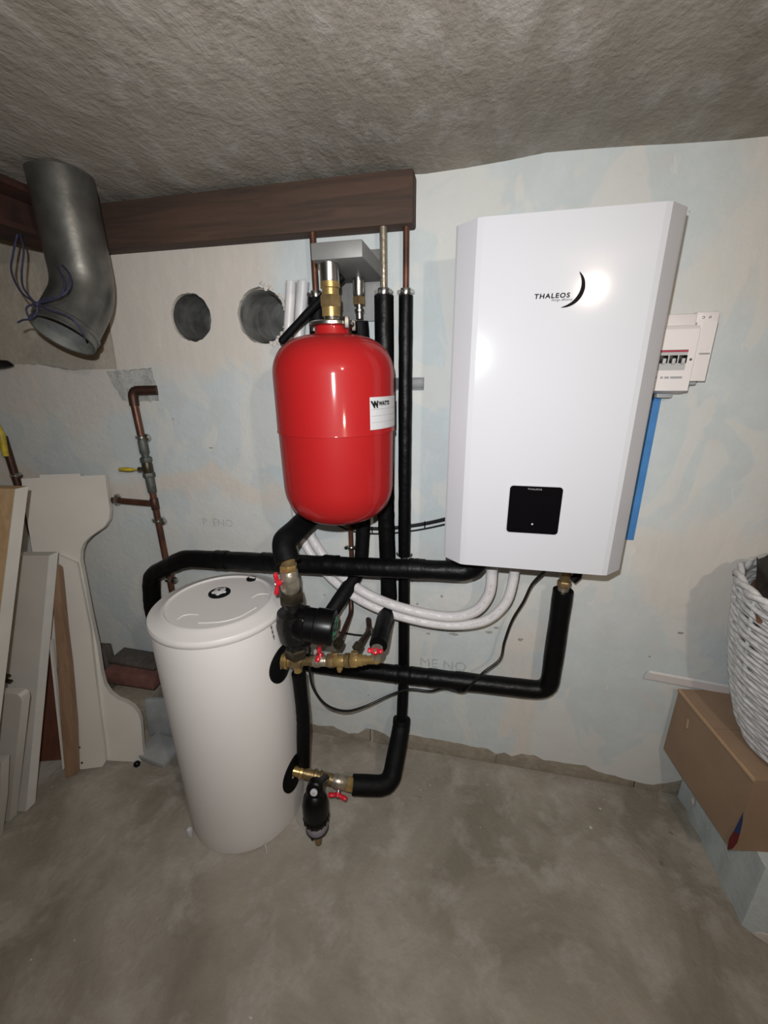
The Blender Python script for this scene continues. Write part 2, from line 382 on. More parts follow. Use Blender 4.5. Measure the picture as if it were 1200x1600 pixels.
rec = ragged(px_poly([(198, 580), (236, 574), (243, 598), (248, 626), (205, 630), (196, 608)], 0), .003, .015, 5)
b = MB(); ow = ragged(outer, .0025, .02, 9); hs = [circ(H1[0], H1[1], .0705, 44, .025), circ(H2[0], H2[1], .079, 44, .03, 8), rec]+[circ(atY(x, y, 0).x, atY(x, y, 0).z, .005, 10) for x, y in ((270, 655), (507, 930), (652, 944), (690, 932))]   # ... and drilled holes
rect_holes(b, ow, hs, 0)
for lp in [ow]+hs:
    for j in range(len(lp)):
        a, c = lp[j], lp[(j+1) % len(lp)]
        b.quad([(a[0], 0, a[1]), (c[0], 0, c[1]), (c[0], DEEP, c[1]), (a[0], DEEP, a[1])])
b.build('painted_coat', 'wall', wb, smooth=False)
# mortar round the copper elbow, skimmed flush
b = MB(); mp = ragged(px_poly([(196, 578), (236, 574), (243, 598), (248, 626), (205, 630), (196, 610)], 0), .002, .02, 4)
b.prism([(x, .012, z) for x, z in mp], (0, .0095, 0)); b.build('mortar_patch', 'mortar', wb, smooth=False)
b = MB(); mp = ragged(px_poly([(166, 580), (200, 578), (198, 600), (203, 627), (192, 626), (180, 606)], 0), .003, .015, 12)
b.prism([(x, -.0015, z) for x, z in mp], (0, .012, 0)); b.build('mortar_skim', 'mortar', wb, smooth=False)
# bare footing blocks with open joints
xs = [470, 579, 583, 774, 779, 1000, 1008, 1085]
for a, c in ((0, 1), (2, 3), (4, 5), (6, 7)):
    x0 = atZ(xs[a], 1130+(xs[a]-470)*.19, 0).x; x1 = atZ(xs[c], 1130+(xs[c]-470)*.19, 0).x
    x0 = atY(xs[a], 1150, 0).x; x1 = atY(xs[c], 1200, 0).x
    MB().box((x0, .004, 0), (x1, DEEP+.002, .105), bev=.003).build('footing_block', 'block', wb)
MB().box((-1.9, .006, 0), (atY(470, 1150, 0).x-.004, DEEP+.002, .08), bev=.003).build('footing_block', 'block', wb)
# duct sleeves in the two holes
for (cx, cz, r), m_, rib in ((H1, 'sleeve', False), (H2, 'sleeve', True)):
    b = MB(); prof = []
    for k in range(25):
        rr = r-.002-(.004*(k % 2) if rib else .0015*(k % 8 == 0)); prof.append((rr, .005+k*.008))
    b.lathe((cx, 0, cz), (0, 1, 0), prof, 40, False); o = b.build('duct_sleeve', m_, wb)
    MB().lathe((cx, .195, cz), (0, 1, 0), [(r, 0), (r, .01)], 32).build('sleeve_end', 'sleeve', wb)
b = MB()
for k in range(70):   # broken plaster crumbs round the ribbed sleeve
    a = random.uniform(-1.3, 1.6); r_ = .079+random.uniform(-.002, .014); s_ = random.uniform(.0015, .005)
    b.ball((H2[0]+math.cos(a)*r_, -.001, H2[1]+math.sin(a)*r_), s_, 6, (random.uniform(.7, 1.8), .35, random.uniform(.7, 1.8)))
o = b.build('plaster_crumbs', 'plaster', wb, angle=180); o['kind'] = 'stuff'
# pencilled letters and drilled holes
def on_wall(px, py, Y=-.0006): return atY(px, py, Y)
text('pencil_letters', 'P  ENO', 'pencil', wb, on_wall(317, 820), (1, 0, 0), (0, 0, 1), .040)
text('pencil_letters', 'ME NO', 'pencil', wb, on_wall(655, 1040), (1, 0, 0), (0, 0, 1), .055)
M['scuff'] = mat('scuffed_plaster', (.40, .375, .335), .9, 0, .4, 120, .4, 90)
rs = random.Random(21)
for x, y, w_, h_ in ((669, 990, 9, 5), (708, 991, 20, 5), (764, 988, 14, 6), (776, 981, 9, 5), (813, 999, 10, 7), (1063, 989, 9, 5), (1015, 1026, 5, 3), (576, 1086, 4, 3), (330, 700, 10, 3)):
    c = on_wall(x, y, -.0004); k = 12; sc_ = .0021
    pts = [c+V((math.cos(2*math.pi*j/k)*w_*.5*sc_*rs.uniform(.6, 1.15), 0, math.sin(2*math.pi*j/k)*h_*.5*sc_*rs.uniform(.5, 1.2))) for j in range(k)]
    MB().quad(pts).build('wall_scuff', 'scuff', wb, smooth=False)

# ================================================================== beams
b = MB(); y0, y1 = -3.1, .0; xr = -1.19; xl = xr-.13; zb = 1.825
prof = [(xl, zb), (xr, zb), (xr, zb+.014), (xr-.055, zb+.022), (xr-.055, CZ-.035), (xr, CZ-.026), (xr, CZ-.008), (xl, CZ-.008), (xl, CZ-.026), (xl+.055, CZ-.035), (xl+.055, zb+.022), (xl, zb+.014)]
b.prism([(x, y0, z) for x, z in prof], (0, y1-y0, 0)); tag(b.build('steel_beam', 'rust', None, angle=25, origin=((xl+xr)/2, -1.5, zb)), 'rusty steel joist running under the ceiling towards the wall', 'beam')
b = MB().box((-1.17, -.055, 1.82), (-.175, .02, CZ-.012), bev=.006); tag(b.build('timber_beam', 'timber', None, origin=(-.65, 0, 1.82)), 'dark old timber beam lying along the top of the wall', 'beam')

# ================================================================== white wall-hung heat pump module
bx0, bx1, fx0, fx1, bz0, bz1 = -.0555, .388, -.005, .341, .977, 1.755
t = thing('heating_module', 'tall white wall-hung heating unit with black touch display', 'boiler', (.167, -.02, bz0))
b = MB(); pl = [(bx0+.012, -.014), (bx0+.012, -.205), (bx1-.012, -.205), (bx1-.012, -.014)]
b.prism([(x, y, bz0+.008) for x, y in pl], (0, 0, bz1-bz0-.012)); b.build('casing', 'white_side', t)
pl = [(bx0, -.196), (bx0, -.226), (bx0+.004, -.231), (fx0-.006, -.2675), (fx0+.006, -.27), (fx1-.006, -.27), (fx1+.006, -.2675), (bx1-.004, -.231), (bx1, -.226), (bx1, -.196)]
b = MB(); b.prism([(x, y, bz0) for x, y in pl], (0, 0, bz1-bz0)); b.build('front_cover', 'white_gloss', t, smooth=False)
dp = [(.099, 1.078), (.219, 1.197)]
def rrect(x0, z0, x1, z1, r, k=5):
    o = []
    for cx, cz, a0 in ((x1-r, z0+r, -90), (x1-r, z1-r, 0), (x0+r, z1-r, 90), (x0+r, z0+r, 180)):
        for j in range(k+1): a = math.radians(a0+90*j/k); o.append((cx+r*math.cos(a), cz+r*math.sin(a)))
    return o
b = MB(); b.prism([(x, -.2735, z) for x, z in rrect(.0975, 1.0765, .2205, 1.1985, .009)], (0, .004, 0)); b.build('display_bezel', 'white_gloss', t)
b = MB(); b.prism([(x, -.2750, z) for x, z in rrect(.099, 1.078, .219, 1.197, .008)], (0, .005, 0)); ds = b.build('display', 'glass_black', t)
text('display_mark', 'THALEOS', 'grey_ink', ds, (.139, -.2752, 1.1885), (1, 0, 0), (0, 0, 1), .0055, sx=1.4)
b = MB(); pr = atY(831.5, 819, -.2755)
b.lathe((pr.x, -.2752, pr.z), (0, -1, 0), [(.0022, 0), (.0022, .0003)], 14); b.build('power_symbol', 'label', ds)
tl = atY(835, 462, -.2705)
text('brand_letters', 'THALEOS', 'ink', t, (tl.x, -.2703, tl.z-.006), (1, 0, 0), (0, 0, 1), .0125, .06, .0004, sx=1.13, space=1.22)
tl2 = atY(862, 463.5, -.2705)
text('brand_tagline', 'Energy, efficiency', 'ink', t, (tl2.x, -.2703, tl2.z-.0085), (1, 0, 0), (0, 0, 1), .0062, .25, sx=.95)
# crescent swoosh
def crescent():
    o = []; i = []
    c = atY(883, 450, -.2705); R = .0385
    for j in range(25):
        a = math.radians(-97+150*j/24); wd = .0088*math.sin(math.pi*j/24)**.7
        d = V((math.cos(a), 0, math.sin(a)*.95)); o.append(V((c.x, -.2708, c.z))+d*R); i.append(V((c.x, -.2708, c.z))+d*(R-wd)-V((.0, 0, 0)))
    return o, i
o_, i_ = crescent(); b = MB()
for j in range(24): b.quad([o_[j], o_[j+1], i_[j+1], i_[j]])
b.build('brand_crescent', 'bronze_ink', t, smooth=False)
b = MB(); b.box((bx0+.02, -.20, bz0+.004), (bx1-.02, -.03, bz0+.009)); b.build('bottom_plate', 'grey_plastic', t)

# blue strip on the wall beside the unit
x0, x1 = .445, .4945
b = MB(); z0 = atY(985, 844, -.004).z; b.box((x0, -.004, z0), (x1, 0, 1.47), bev=.001)
for k in range(6): b.box((x0+.004+.008*k, -.0052, z0+.01), (x0+.006+.008*k, -.0038, 1.465))
tag(b.build('protective_strip', 'blue', None, origin=((x0+x1)/2, 0, z0)), 'bright blue plastic strip on wall below the breaker box', 'strip')

# ================================================================== breaker boxes
t = thing('breaker_box', 'white breaker box with switches, half hidden by the heating unit', 'breaker box', (.445, 0, 1.405))
X0, X1 = .372, .514
MB().box((X0, -.055, 1.402), (X1+.004, 0, 1.585), bev=.003).build('base', 'ebox', t)
b = MB(); pf = [(-.05, 1.400), (-.092, 1.408), (-.092, 1.548), (-.086, 1.556), (-.05, 1.560)]
b.prism([(X0+.004, y, z) for y, z in pf], (X1-X0-.004, 0, 0)); b.build('cover', 'ebox', t, angle=20)
q0 = atY(1031, 547, -.093); q1 = atY(1069, 577, -.093)
zt, zbn = 1.503, 1.456; xr_ = .497
MB().box((X0+.02, -.0935, zbn), (xr_, -.09, zt)).build('breaker_window', 'eboxgrey', t)
MB().box((X0+.02, -.0945, zt-.006), (xr_, -.091, zt-.001)).build('red_stripe', mat('pinkish_red_stripe', (.35, .05, .08), .5), t)
for k in range(5):
    x = X0+.026+k*.0205
    MB().box((x, -.096, zbn+.016), (x+.017, -.092, zt-.013), bev=.001).build('breaker', 'black', t)
    MB().box((x+.005, -.101, zbn+.014), (x+.012, -.094, zbn+.027), bev=.001).build('toggle', 'eboxgrey', t)
b = MB()
for x_, w_ in ((.436, .004), (.448, .006), (.457, .010), (.470, .026)): b.box((x_, -.0926, 1.4365), (x_+w_, -.0915, 1.4415))
b.build('printed_line', 'grey_ink', t)['kind'] = 'stuff'
b = MB().lathe((.506, -.092, 1.48), (0, -1, 0), [(.003, 0), (.003, .0015)], 10); b.build('screw', 'chrome', t)
b = MB().box((.47, -.035, 1.388), (.507, -.004, 1.404), bev=.003); b.build('cable_gland', 'eboxgrey', t)
t = thing('terminal_box', 'slim white terminal box fixed to right of the breaker box', 'terminal box', (.545, 0, 1.43))
b = MB(); pf = [(.520, 0), (.520, -.055), (.530, -.062), (.560, -.062), (.567, -.05), (.575, 0)]
b.prism([(x, y, 1.43) for x, y in pf], (0, 0, .135)); b.build('cover', 'ebox', t, angle=20)
MB().box((.522, -.04, 1.565), (.572, 0, 1.590), bev=.003).build('top_cap', 'ebox', t)
for x in (.537, .551): MB().ball((x, -.041, 1.577), .003, 8).build('screw', 'chrome', t)
MB().box((.524, -.035, 1.42), (.556, -.004, 1.432), bev=.003).build('gland', 'eboxgrey', t)
MB().box((.535, -.0625, 1.4915), (.558, -.0615, 1.4955)).build('brand_mark', 'grey_ink', t)

# grey mounting rail behind the thin riser
b = MB(); p0 = atY(612, 590, -.006); p1 = atY(662, 609, -.006); b.box((p0.x, -.008, p1.z), (p1.x, -.001, p0.z), bev=.001)
b.box((p0.x, -.012, p1.z), (p1.x, -.004, p1.z+.004)); b.box((p0.x, -.012, p0.z-.004), (p1.x, -.004, p0.z))
tag(b.build('mounting_rail', 'railgrey', None, origin=(p0.x, 0, p1.z)), 'short grey metal rail screwed to wall behind thin black riser', 'rail')

# ================================================================== red expansion vessel
VX, VY, VR = -.3465, -.23, .151
vt, vb = atY(528, 531, VY).z, atY(528, 808, VY).z
vt, vb = 1.548, 1.072
t = thing('expansion_vessel', 'glossy red expansion vessel hanging under the grey bracket', 'vessel', (VX, VY, vb))
prof = []
seam = 1.318
def dome(z, r0, hgt, up):
    o = []
    for j in range(15):
        a = math.pi/2*j/14; e = .62
        o.append((r0*math.cos(a)**e if j < 14 else 0.0, z+(1 if up else -1)*hgt*math.sin(a)**.95))
    return o
hd = .090
low = list(reversed(dome(vb+.105, VR-.004, .105, False))); up = dome(vt-.095, VR, .095, True)
prof = low+[(VR-.002, seam-.006), (VR-.002, seam-.002), (VR+.0012, seam-.001), (VR+.0012, seam+.002), (VR, seam+.004)]+up
b = MB().lathe((VX, VY, 0), (0, 0, 1), prof, 72); b.build('body', 'red', t, angle=60)
nz_ = vt-.006
MB().lathe((VX, VY, nz_), (0, 0, 1), [(.046, -.01), (.042, .012), (.042, .024)], 40).build('neck', 'red', t)
b = MB().lathe((VX, VY, nz_+.022), (0, 0, 1), [(.050, 0), (.055, .003), (.055, .009), (.050, .012)], 40); b.build('clamp_ring', 'chrome', t)
for a in (-35, 40, 160): 
    c = V((VX+.056*math.cos(math.radians(a)), VY+.056*math.sin(math.radians(a)), nz_+.028)); MB().hexnut(c, (0, 0, 1), .008, -.012, .012).build('clamp_bolt', 'chrome', t)
MB().lathe((VX, VY, nz_+.034), (0, 0, 1), [(.026, -.002), (.019, .004), (.018, .012)], 28).build('spigot', 'chrome', t)
# sticker wrapped round the shell
def on_vessel(a, z, dr=.0016): return V((VX+(VR+dr)*math.cos(a), VY+(VR+dr)*math.sin(a), z))
cdir = math.atan2(CAM.y-VY, CAM.x-VX)
a0 = cdir+math.asin((573-528)/88); a1 = a0+.92
zl0, zl1 = 1.330, 1.404
b = MB(); k = 16
for j in range(k):
    u0 = a0+(a1-a0)*j/k; u1 = a0+(a1-a0)*(j+1)/k; b.quad([on_vessel(u0, zl0), on_vessel(u1, zl0), on_vessel(u1, zl1), on_vessel(u0, zl1)])
st = b.build('sticker', 'label', t, angle=180)
def vtext(body, s0, z, size, m_, shear=0, bold=0, sx=1):
    o = text('sticker_print', body, m_, st, (0, 0, 0), (1, 0, 0), (0, 0, 1), size, shear, bold)
    for q in o.data.vertices:
        g = V(q.co)+V(o['base']); q.co = on_vessel(a0+(s0+g.x*sx)/VR, z+g.z, .0022)-V(o['base'])
vtext('W', .008, 1.3805, .020, 'ink', -.3, .0016, .95)
vtext('WATTS', .0275, 1.3850, .0125, 'ink', 0, .0008, 1.0)
for zz in (1.376, 1.361, 1.346):
    b = MB()
    for j in range(k):
        u0 = a0+.03+(a1-a0-.06)*j/k; u1 = a0+.03+(a1-a0-.06)*(j+1)/k
        b.quad([on_vessel(u0, zz, .002), on_vessel(u1, zz, .002), on_vessel(u1, zz+.0009, .002), on_vessel(u0, zz+.0009, .002)])
    b.build('ruled_line', 'grey_ink', st, angle=180)
# bracket and fittings above the vessel
t = thing('vessel_bracket', 'grey steel wall bracket carrying brass couplings above red vessel', 'bracket', (VX, 0, 1.70))
b = MB().box((VX-.030, -.265, 1.70), (VX+.090, -.012, 1.735), bev=.003); b.build('arm', 'steelgrey', t)
MB().box((VX-.045, -.012, 1.60), (VX+.09, 0, 1.78), bev=.002).build('wall_plate', 'steelgrey', t)
vt2 = nz_+.045
b = MB().lathe((VX, VY, vt2), (0, 0, 1), [(.022, 0), (.022, .022)], 28); b.build('lower_coupling', 'brass', t)
MB().hexnut((VX, VY, vt2), (0, 0, 1), .027, .020, .046, .3).build('hex_nut', 'oldbrass', t)
MB().lathe((VX, VY, vt2), (0, 0, 1), [(.020, .044), (.020, .060), (.023, .062), (.023, .074), (.020, .076)], 28).build('upper_coupling', 'brass', t)
MB().lathe((VX, VY, vt2), (0, 0, 1), [(.022, .074), (.023, .078), (.023, .135)], 28).build('steel_nipple', 'chrome', t)
c = atY(561, 470, -.07)
MB().lathe((c.x, -.07, 1.70), (0, 0, 1), [(.014, -.045), (.016, -.04), (.016, .005)], 20).build('steel_nipple', 'chrome', t)
MB().hexnut((c.x, -.07, 1.70), (0, 0, 1), .018, -.065, -.045, .2).build('hex_nut', 'oldbrass', t)
MB().lathe((c.x, -.07, 1.70), (0, 0, 1), [(.010, -.10), (.010, -.085), (.013, -.083), (.013, -.076), (.009, -.074), (.009, -.06)], 18).build('push_fitting', 'chrome', t)
CTOP = V((c.x, -.12, 1.605))

# ================================================================== insulated pipes
def pipe(name, label, pts, r, m_='foam', rf=.05, jit=.03, cat='pipe', group=None, seg=16, ends=True):
    pts = [V(p) for p in pts]; path = fillet(pts, rf, 7, .035)
    lo = min(pts, key=lambda q: q.z)
    t = thing(name, label, cat, lo, group)
    MB().tube(path, r, seg, jit).build('insulation_sleeve', m_, t, angle=60)
    return t
def Yp(l, Y): return [atY(x, y, Y) for x, y in l]
def cuff(t, p, d, r, ln, m_='tape', name='tape_wrap'):
    d = V(d).normalized(); n = 6
    MB().tube([V(p)+d*(ln*j/n) for j in range(n+1)], [r*(1+.02*(j % 2)) for j in range(n+1)], 16, .03).build(name, m_, t, angle=60)
# A: run over the tank and behind the heating unit
pA = [atY(262, 1030, -.07), atY(238, 950, -.085), atY(236, 898, -.10), atY(288, 872, -.135), atY(560, 885.5, -.135), atY(742, 893, -.135), atY(757, 860, -.135)+V((0, 0, .02))]
t = pipe('insulated_pipe', 'taped black pipe running behind tank lid to under heating unit', pA, .0305, 'tape', .045, .035)
for f_ in (.12, .3, .52, .8): 
    q = pA[3].lerp(pA[5], f_); cuff(t, q, pA[5]-pA[3], .0318, .05)
# B: from the vessel group down to the pump
PX = atY(460, 990, -.325).x; PY = -.325
pB = [atY(498, 760, -.06), atY(500, 793, -.075), atY(441, 848, -.30), V((PX, PY, atY(449, 878, PY).z))]
pipe('insulated_pipe', 'short thick black pipe dropping from behind vessel to red valve above pump', pB, .0335, 'foam', .05, .03)
# I: behind vessel, copper tail on top
def copper_tail(t, p, r=.009, m_='copper', clip=True):
    top = 1.8205    # into the timber above
    MB().tube([p-V((0, 0, .01)), V((p.x, p.y, top))], r, 14).build('copper_tail', m_, t)
    if clip:
        MB().lathe((p.x, p.y, p.z+.002), (0, 0, 1), [(r+.006, 0), (r+.007, .004), (r+.007, .012), (r+.006, .016)], 18).build('pipe_clip', 'chrome', t)
        MB().tube([V((p.x, p.y+r, p.z+.009)), V((p.x, -.0005, p.z+.009))], .004, 8).build('clip_stud', 'chrome', t)
        for sx in (-1, 1): MB().lathe((p.x+sx*(r+.010), p.y-.002, p.z+.009), (0, -1, 0), [(.0055, -.006), (.0055, .006)], 10).build('clip_screw', 'chrome', t)
pI = Yp([(494, 466), (497, 600)], -.045); pI[1] = V((pI[0].x, -.045, 1.24))
t = pipe('insulated_pipe', 'black pipe behind vessel, left of brass coupling, copper tail above', pI, .0245, 'foam'); copper_tail(t, pI[0])
# C: from the bracket down, slanting forward behind the pump
CTOP = V((CTOP.x, -.07, atY(562, 502, -.07).z))
pC = [CTOP, V((CTOP.x, -.062, 1.55)), V((CTOP.x-.003, -.031, 1.46)), atY(568, 815, -.031), atY(564, 888, -.036), atY(520, 953, -.17), atY(500, 985, -.18)]
pipe('insulated_pipe', 'thin black pipe from push fitting, slanting down behind the pump', pC, .0245, 'foam', .06, .03)
# D: thick riser, coming forward to the red elbow valve
DX = atY(602, 700, -.042).x
pD = [V((DX, -.042, atY(600, 462, -.042).z)), V((DX, -.042, atY(603, 800, -.042).z)), atY(608, 945, -.046), atY(591, 1008, -.27)]
t = pipe('insulated_pipe', 'thick black riser right of vessel ending at red elbow valve', pD, .0275, 'tape', .05, .03); copper_tail(t, pD[0], .010, 'nickel')
# E: thin riser, clip in the middle, to the floor valve
EX = atY(633, 660, -.03).x
zc = atY(632, 868, -.03).z
t = thing('insulated_pipe', 'slim black riser with copper top, turning forward to the floor valve', 'pipe', (EX, -.03, 0.1))
MB().tube(fillet([V((EX, -.03, atY(635, 462, -.03).z)), V((EX, -.03, zc))], .01, 2, .035), .0205, 16, .03).build('insulation_sleeve', 'tape', t, angle=60)
copper_tail(t, V((EX, -.03, atY(635, 462, -.03).z)), .0085)
MB().tube([V((EX, -.03, zc+.02)), V((EX, -.03, zc-.05))], .0085, 14).build('bare_pipe', 'chrome', t)
MB().lathe((EX, -.03, zc-.008), (0, 0, 1), [(.013, 0), (.0145, .002), (.0145, .009), (.013, .011)], 18).build('pipe_clip', 'chrome', t)
for sx in (-1, 1): MB().tube([V((EX+sx*.014, -.03, zc-.003)), V((EX+sx*.024, -.032, zc+.002)), V((EX+sx*.025, -.032, zc+.010))], .0028, 8).build('clip_lug', 'chrome', t)
zE = atY(631, 1095, -.03).z
BEND = atY(606, 1232, -.265); BEND2 = V((BEND.x, -.265, BEND.z))
pE = [V((EX, -.03, zc-.02)), V((EX, -.03, atY(631, 1065, -.03).z)), atY(627, 1135, -.085)]
MB().tube(fillet(pE, .04, 6, .035), .0205, 16, .03).build('insulation_sleeve', 'tape', t, angle=60)
pE2 = [pE[2]+(pE[1]-pE[2]).normalized()*.03, pE[2], BEND2+V((.006, .01, .0)), atY(551, 1226, -.29)]
MB().tube(fillet(pE2, .045, 8, .03), .0325, 18, .015).build('elbow_sleeve', 'foam', t, angle=60)
# F: low run to the right and up to the unit
FYa = -.085
pF = [atY(452, 1028, FYa), atY(500, 1039, FYa), atY(853, 1079, FYa), V((0, FYa, 0))]
cx_ = atY(880, 922, FYa); pF[2] = V((cx_.x, FYa, pF[2].z)); pF[3] = V((cx_.x, FYa, cx_.z))
t = pipe('insulated_pipe', 'black pipe running low along wall then up under the heating unit', pF, .0300, 'tape', .05, .03)
for f_ in (.35, .42, .5, .62): cuff(t, pF[1].lerp(pF[2], f_), pF[2]-pF[1], .0312, .04)
UF = pF[3]
# brass end under the unit
t = thing('brass_connector', 'brass connector between low black pipe and underside of heating unit', 'fitting', UF)
MB().lathe(UF, (0, 0, 1), [(.016, -.02), (.016, .012), (.013, .014), (.013, .03)], 24).build('compression_body', 'nickel', t)
MB().hexnut(UF, (0, 0, 1), .020, .012, .032, .4).build('hex_nut', 'oldbrass', t)
MB().lathe(UF, (0, 0, 1), [(.013, .03), (.016, .034), (.016, max(.06, bz0-UF.z+.01))], 24).build('upper_body', 'oldbrass', t)
MB().tube([UF+V((.022, 0, .035)), UF+V((.034, .0, .05)), UF+V((.036, 0, .075))], .012, 10, .05).build('foam_scrap', 'foam', t)
# G: short drop beside the tank
GX = atY(474, 1120, -.30).x
pG = [V((GX, -.305, atY(470, 1052, -.305).z)), V((GX, -.30, atY(474, 1120, -.30).z)), atY(474, 1198, -.30)]
pipe('insulated_pipe', 'short black pipe dropping beside the tank from upper tee to lower tee', pG, .0215, 'foam', .05, .03)
# H: loose slanting tube above vessel
pH = [atY(441, 532, -.12), atY(478, 492, -.12), atY(516, 452, -.12), atY(535, 432, -.12)]
t = thing('foam_tube', 'thin black tube slanting up across the bracket, round free end', 'tube', pH[0])
b = MB().tube(crom(pH, 8), .0105, 14, .03); b.ball(pH[0], .0108, 12); b.build('tube_body', 'foam', t, angle=60)
# black scrap of tape on the plaster edge
b = MB(); b.tube(crom([atY(459, 450, -.008), atY(455, 470, -.012), atY(452, 490, -.008), atY(448, 505, -.004)], 6), [.003]+[.009, .012, .012, .011, .010, .008, .006, .005, .005, .005, .005, .004, .004, .003, .003, .003, .003, .003], 8, .1, flat=.3)
tag(b.build('tape_scrap', 'tape', None, origin=atY(448, 505, -.004)), 'torn black tape scrap beside the ribbed wall hole', 'tape')

# ================================================================== white hoses
def hose(label, pts, r):
    path = crom(pts, 10); t = thing('flexible_hose', label, 'hose', min(pts, key=lambda q: q.z))
    MB().tube(path, r, 16, .006).build('outer_wrap', 'hose', t, angle=80)
    b = MB()
    for k in range(len(path)-1):      # faint printed marks along the upper side
        if 20 < k < len(path)-16 and random.random() < .62:
            p, q = path[k], path[k+1]; d = (q-p).normalized(); up = (CAM-p).normalized(); up = (up-d*up.dot(d)).normalized(); sd = d.cross(up)
            for j in range(4):
                a_ = p.lerp(q, j/4+.04); l_ = (q-p).length/4*random.uniform(.35, .75); o_ = up*(r+.0007)+sd*random.uniform(-.002, .002)
                b.quad([a_+o_-sd*.0025, a_+d*l_+o_-sd*.0025, a_+d*l_+o_+sd*.0025, a_+o_+sd*.0025])
    if b.v: b.build('printed_marks', mat('faint_hose_print', (.44, .42, .44), .6), t, smooth=False)['kind'] = 'stuff'
    return t
h1 = [atY(474, 440, -.02), atY(466, 560, -.02), atY(466, 720, -.022), atY(478, 815, -.03), atY(505, 868, -.060), atY(550, 913, -.088), atY(610, 944, -.105), atY(690, 963, -.11), atY(738, 957, -.11), atY(763, 930, -.11), atY(769, 888, -.115), atY(771, 860, -.12)]
h2 = [atY(455, 440, -.02), atY(450, 560, -.02), atY(455, 720, -.022), atY(466, 820, -.03), atY(496, 880, -.058), atY(546, 927, -.088), atY(609, 958, -.105), atY(690, 976, -.11), atY(752, 972, -.11), atY(788, 945, -.11), atY(802, 905, -.11), atY(806, 860, -.12)]
hose('white wrapped hose curving low below the heating unit, inner of two', h1, .0170)
hose('white wrapped hose curving low below the heating unit, outer of two', h2, .0150)

# ================================================================== cables
def cable(name, label, pts, r, m_='rubber', k=8):
    t = thing(name, label, 'cable', min(pts, key=lambda q: q.z)); MB().tube(crom(pts, k), r, 8).build('cord', m_, t, angle=80); return t
pc = [(484, 1012, -.30), (484, 1050, -.30), (491, 1078, -.29), (511, 1102, -.25), (541, 1111, -.19), (572, 1103, -.14), (610, 1086, -.10), (640, 1077, -.09), (672, 1080, -.09), (695, 1075, -.1), (722, 1081, -.115), (738, 1068, -.128), (756, 1050, -.128), (781, 1030, -.10), (788, 1003, -.08), (800, 970, -.08), (818, 940, -.09), (832, 912, -.11), (858, 886, -.14)]
cable('power_cord', 'black power cord looping from the pump up to the heating unit', [atY(*q) for q in pc], .0042)
cc = [(500, 795, -.007), (530, 814, -.007), (560, 824, -.007), (600, 826, -.007), (640, 822, -.007), (670, 817, -.010), (705, 809, -.02)]
t = cable('control_cable', 'black control cable bundle crossing the wall behind the risers', [atY(*q) for q in cc], .0062)
MB().tube(crom([atY(x, y+8, Y) for x, y, Y in cc], 8), .0030, 8).build('thin_wire', 'rubber', t, angle=80)
for x, y in ((582, 826), (664, 818)):
    q = atY(x, y, -.014); MB().tube([q+V((0, -.006, .010)), q+V((0, -.008, -.002)), q+V((0, -.004, -.014))], .002, 6).build('cable_tie', 'black', t)

# ================================================================== tank
TX, TY, TR, TH = -.716, -.307, .1945, .812
t = thing('buffer_tank', 'cream white cylindrical water tank standing on floor', 'tank', (TX, TY, 0))
MB().lathe((TX, TY, 0), (0, 0, 1), [(TR-.008, 0), (TR-.002, .004), (TR-.0005, .012), (TR, .06), (TR, TH-.028), (TR-.001, TH-.026)], 96).build('shell', 'tank', t)
lid = [(TR+.002, TH-.030), (TR+.005, TH-.024), (TR+.005, TH-.016), (TR+.001, TH-.009), (TR-.008, TH-.006), (TR-.030, TH-.001), (TR-.036, TH+.0035), (TR-.042, TH+.004), (TR-.046, TH-.001), (TR-.052, TH-.002), (0, TH-.002)]
ld = MB().lathe((TX, TY, 0), (0, 0, 1), lid, 96).build('lid', 'lid', t)
# raised arcs and grip hollows on the lid
def lid_pt(px, py, dz=0): return atZ(px, py, TH+dz)
for l in ([(277, 967), (285, 962), (297, 959.5), (310, 960)], [(393, 934), (402, 929), (412, 927.5), (420, 928)], [(310, 973), (330, 972.5), (352, 970), (375, 963), (400, 949)]):
    MB().tube(crom([lid_pt(x, y, -.0015) for x, y in l], 6), .0028, 8, 0, True, .6).build('moulded_ridge', 'lid', ld, angle=80)
c = lid_pt(343, 926)
MB().lathe(c, (0, 0, 1), [(.033, -.004), (.033, .0015), (.030, .003), (0, .003)], 36).build('centre_seal', 'foam', ld)
b = MB().lathe(c, (0, 0, 1), [(.017, 0), (.017, .007), (.014, .009), (0, .009)], 24)
for a in range(5):
    d = V((math.cos(a*1.2566), math.sin(a*1.2566), 0)); b.ball(c+d*.017+V((0, 0, .004)), .0065, 8, (1, 1, .6))
kb = b.build('centre_knob', 'label', ld); MB().lathe(c+V((0, 0, .0088)), (0, 0, 1), [(.004, 0), (.004, .001)], 12).build('knob_slot', 'ink', ld)
c = lid_pt(393, 904.5); MB().lathe(c, (0, 0, 1), [(.0165, -.004), (.0165, .003), (.013, .004), (.012, .001), (0, .001)], 28).build('small_plug', 'black', ld)
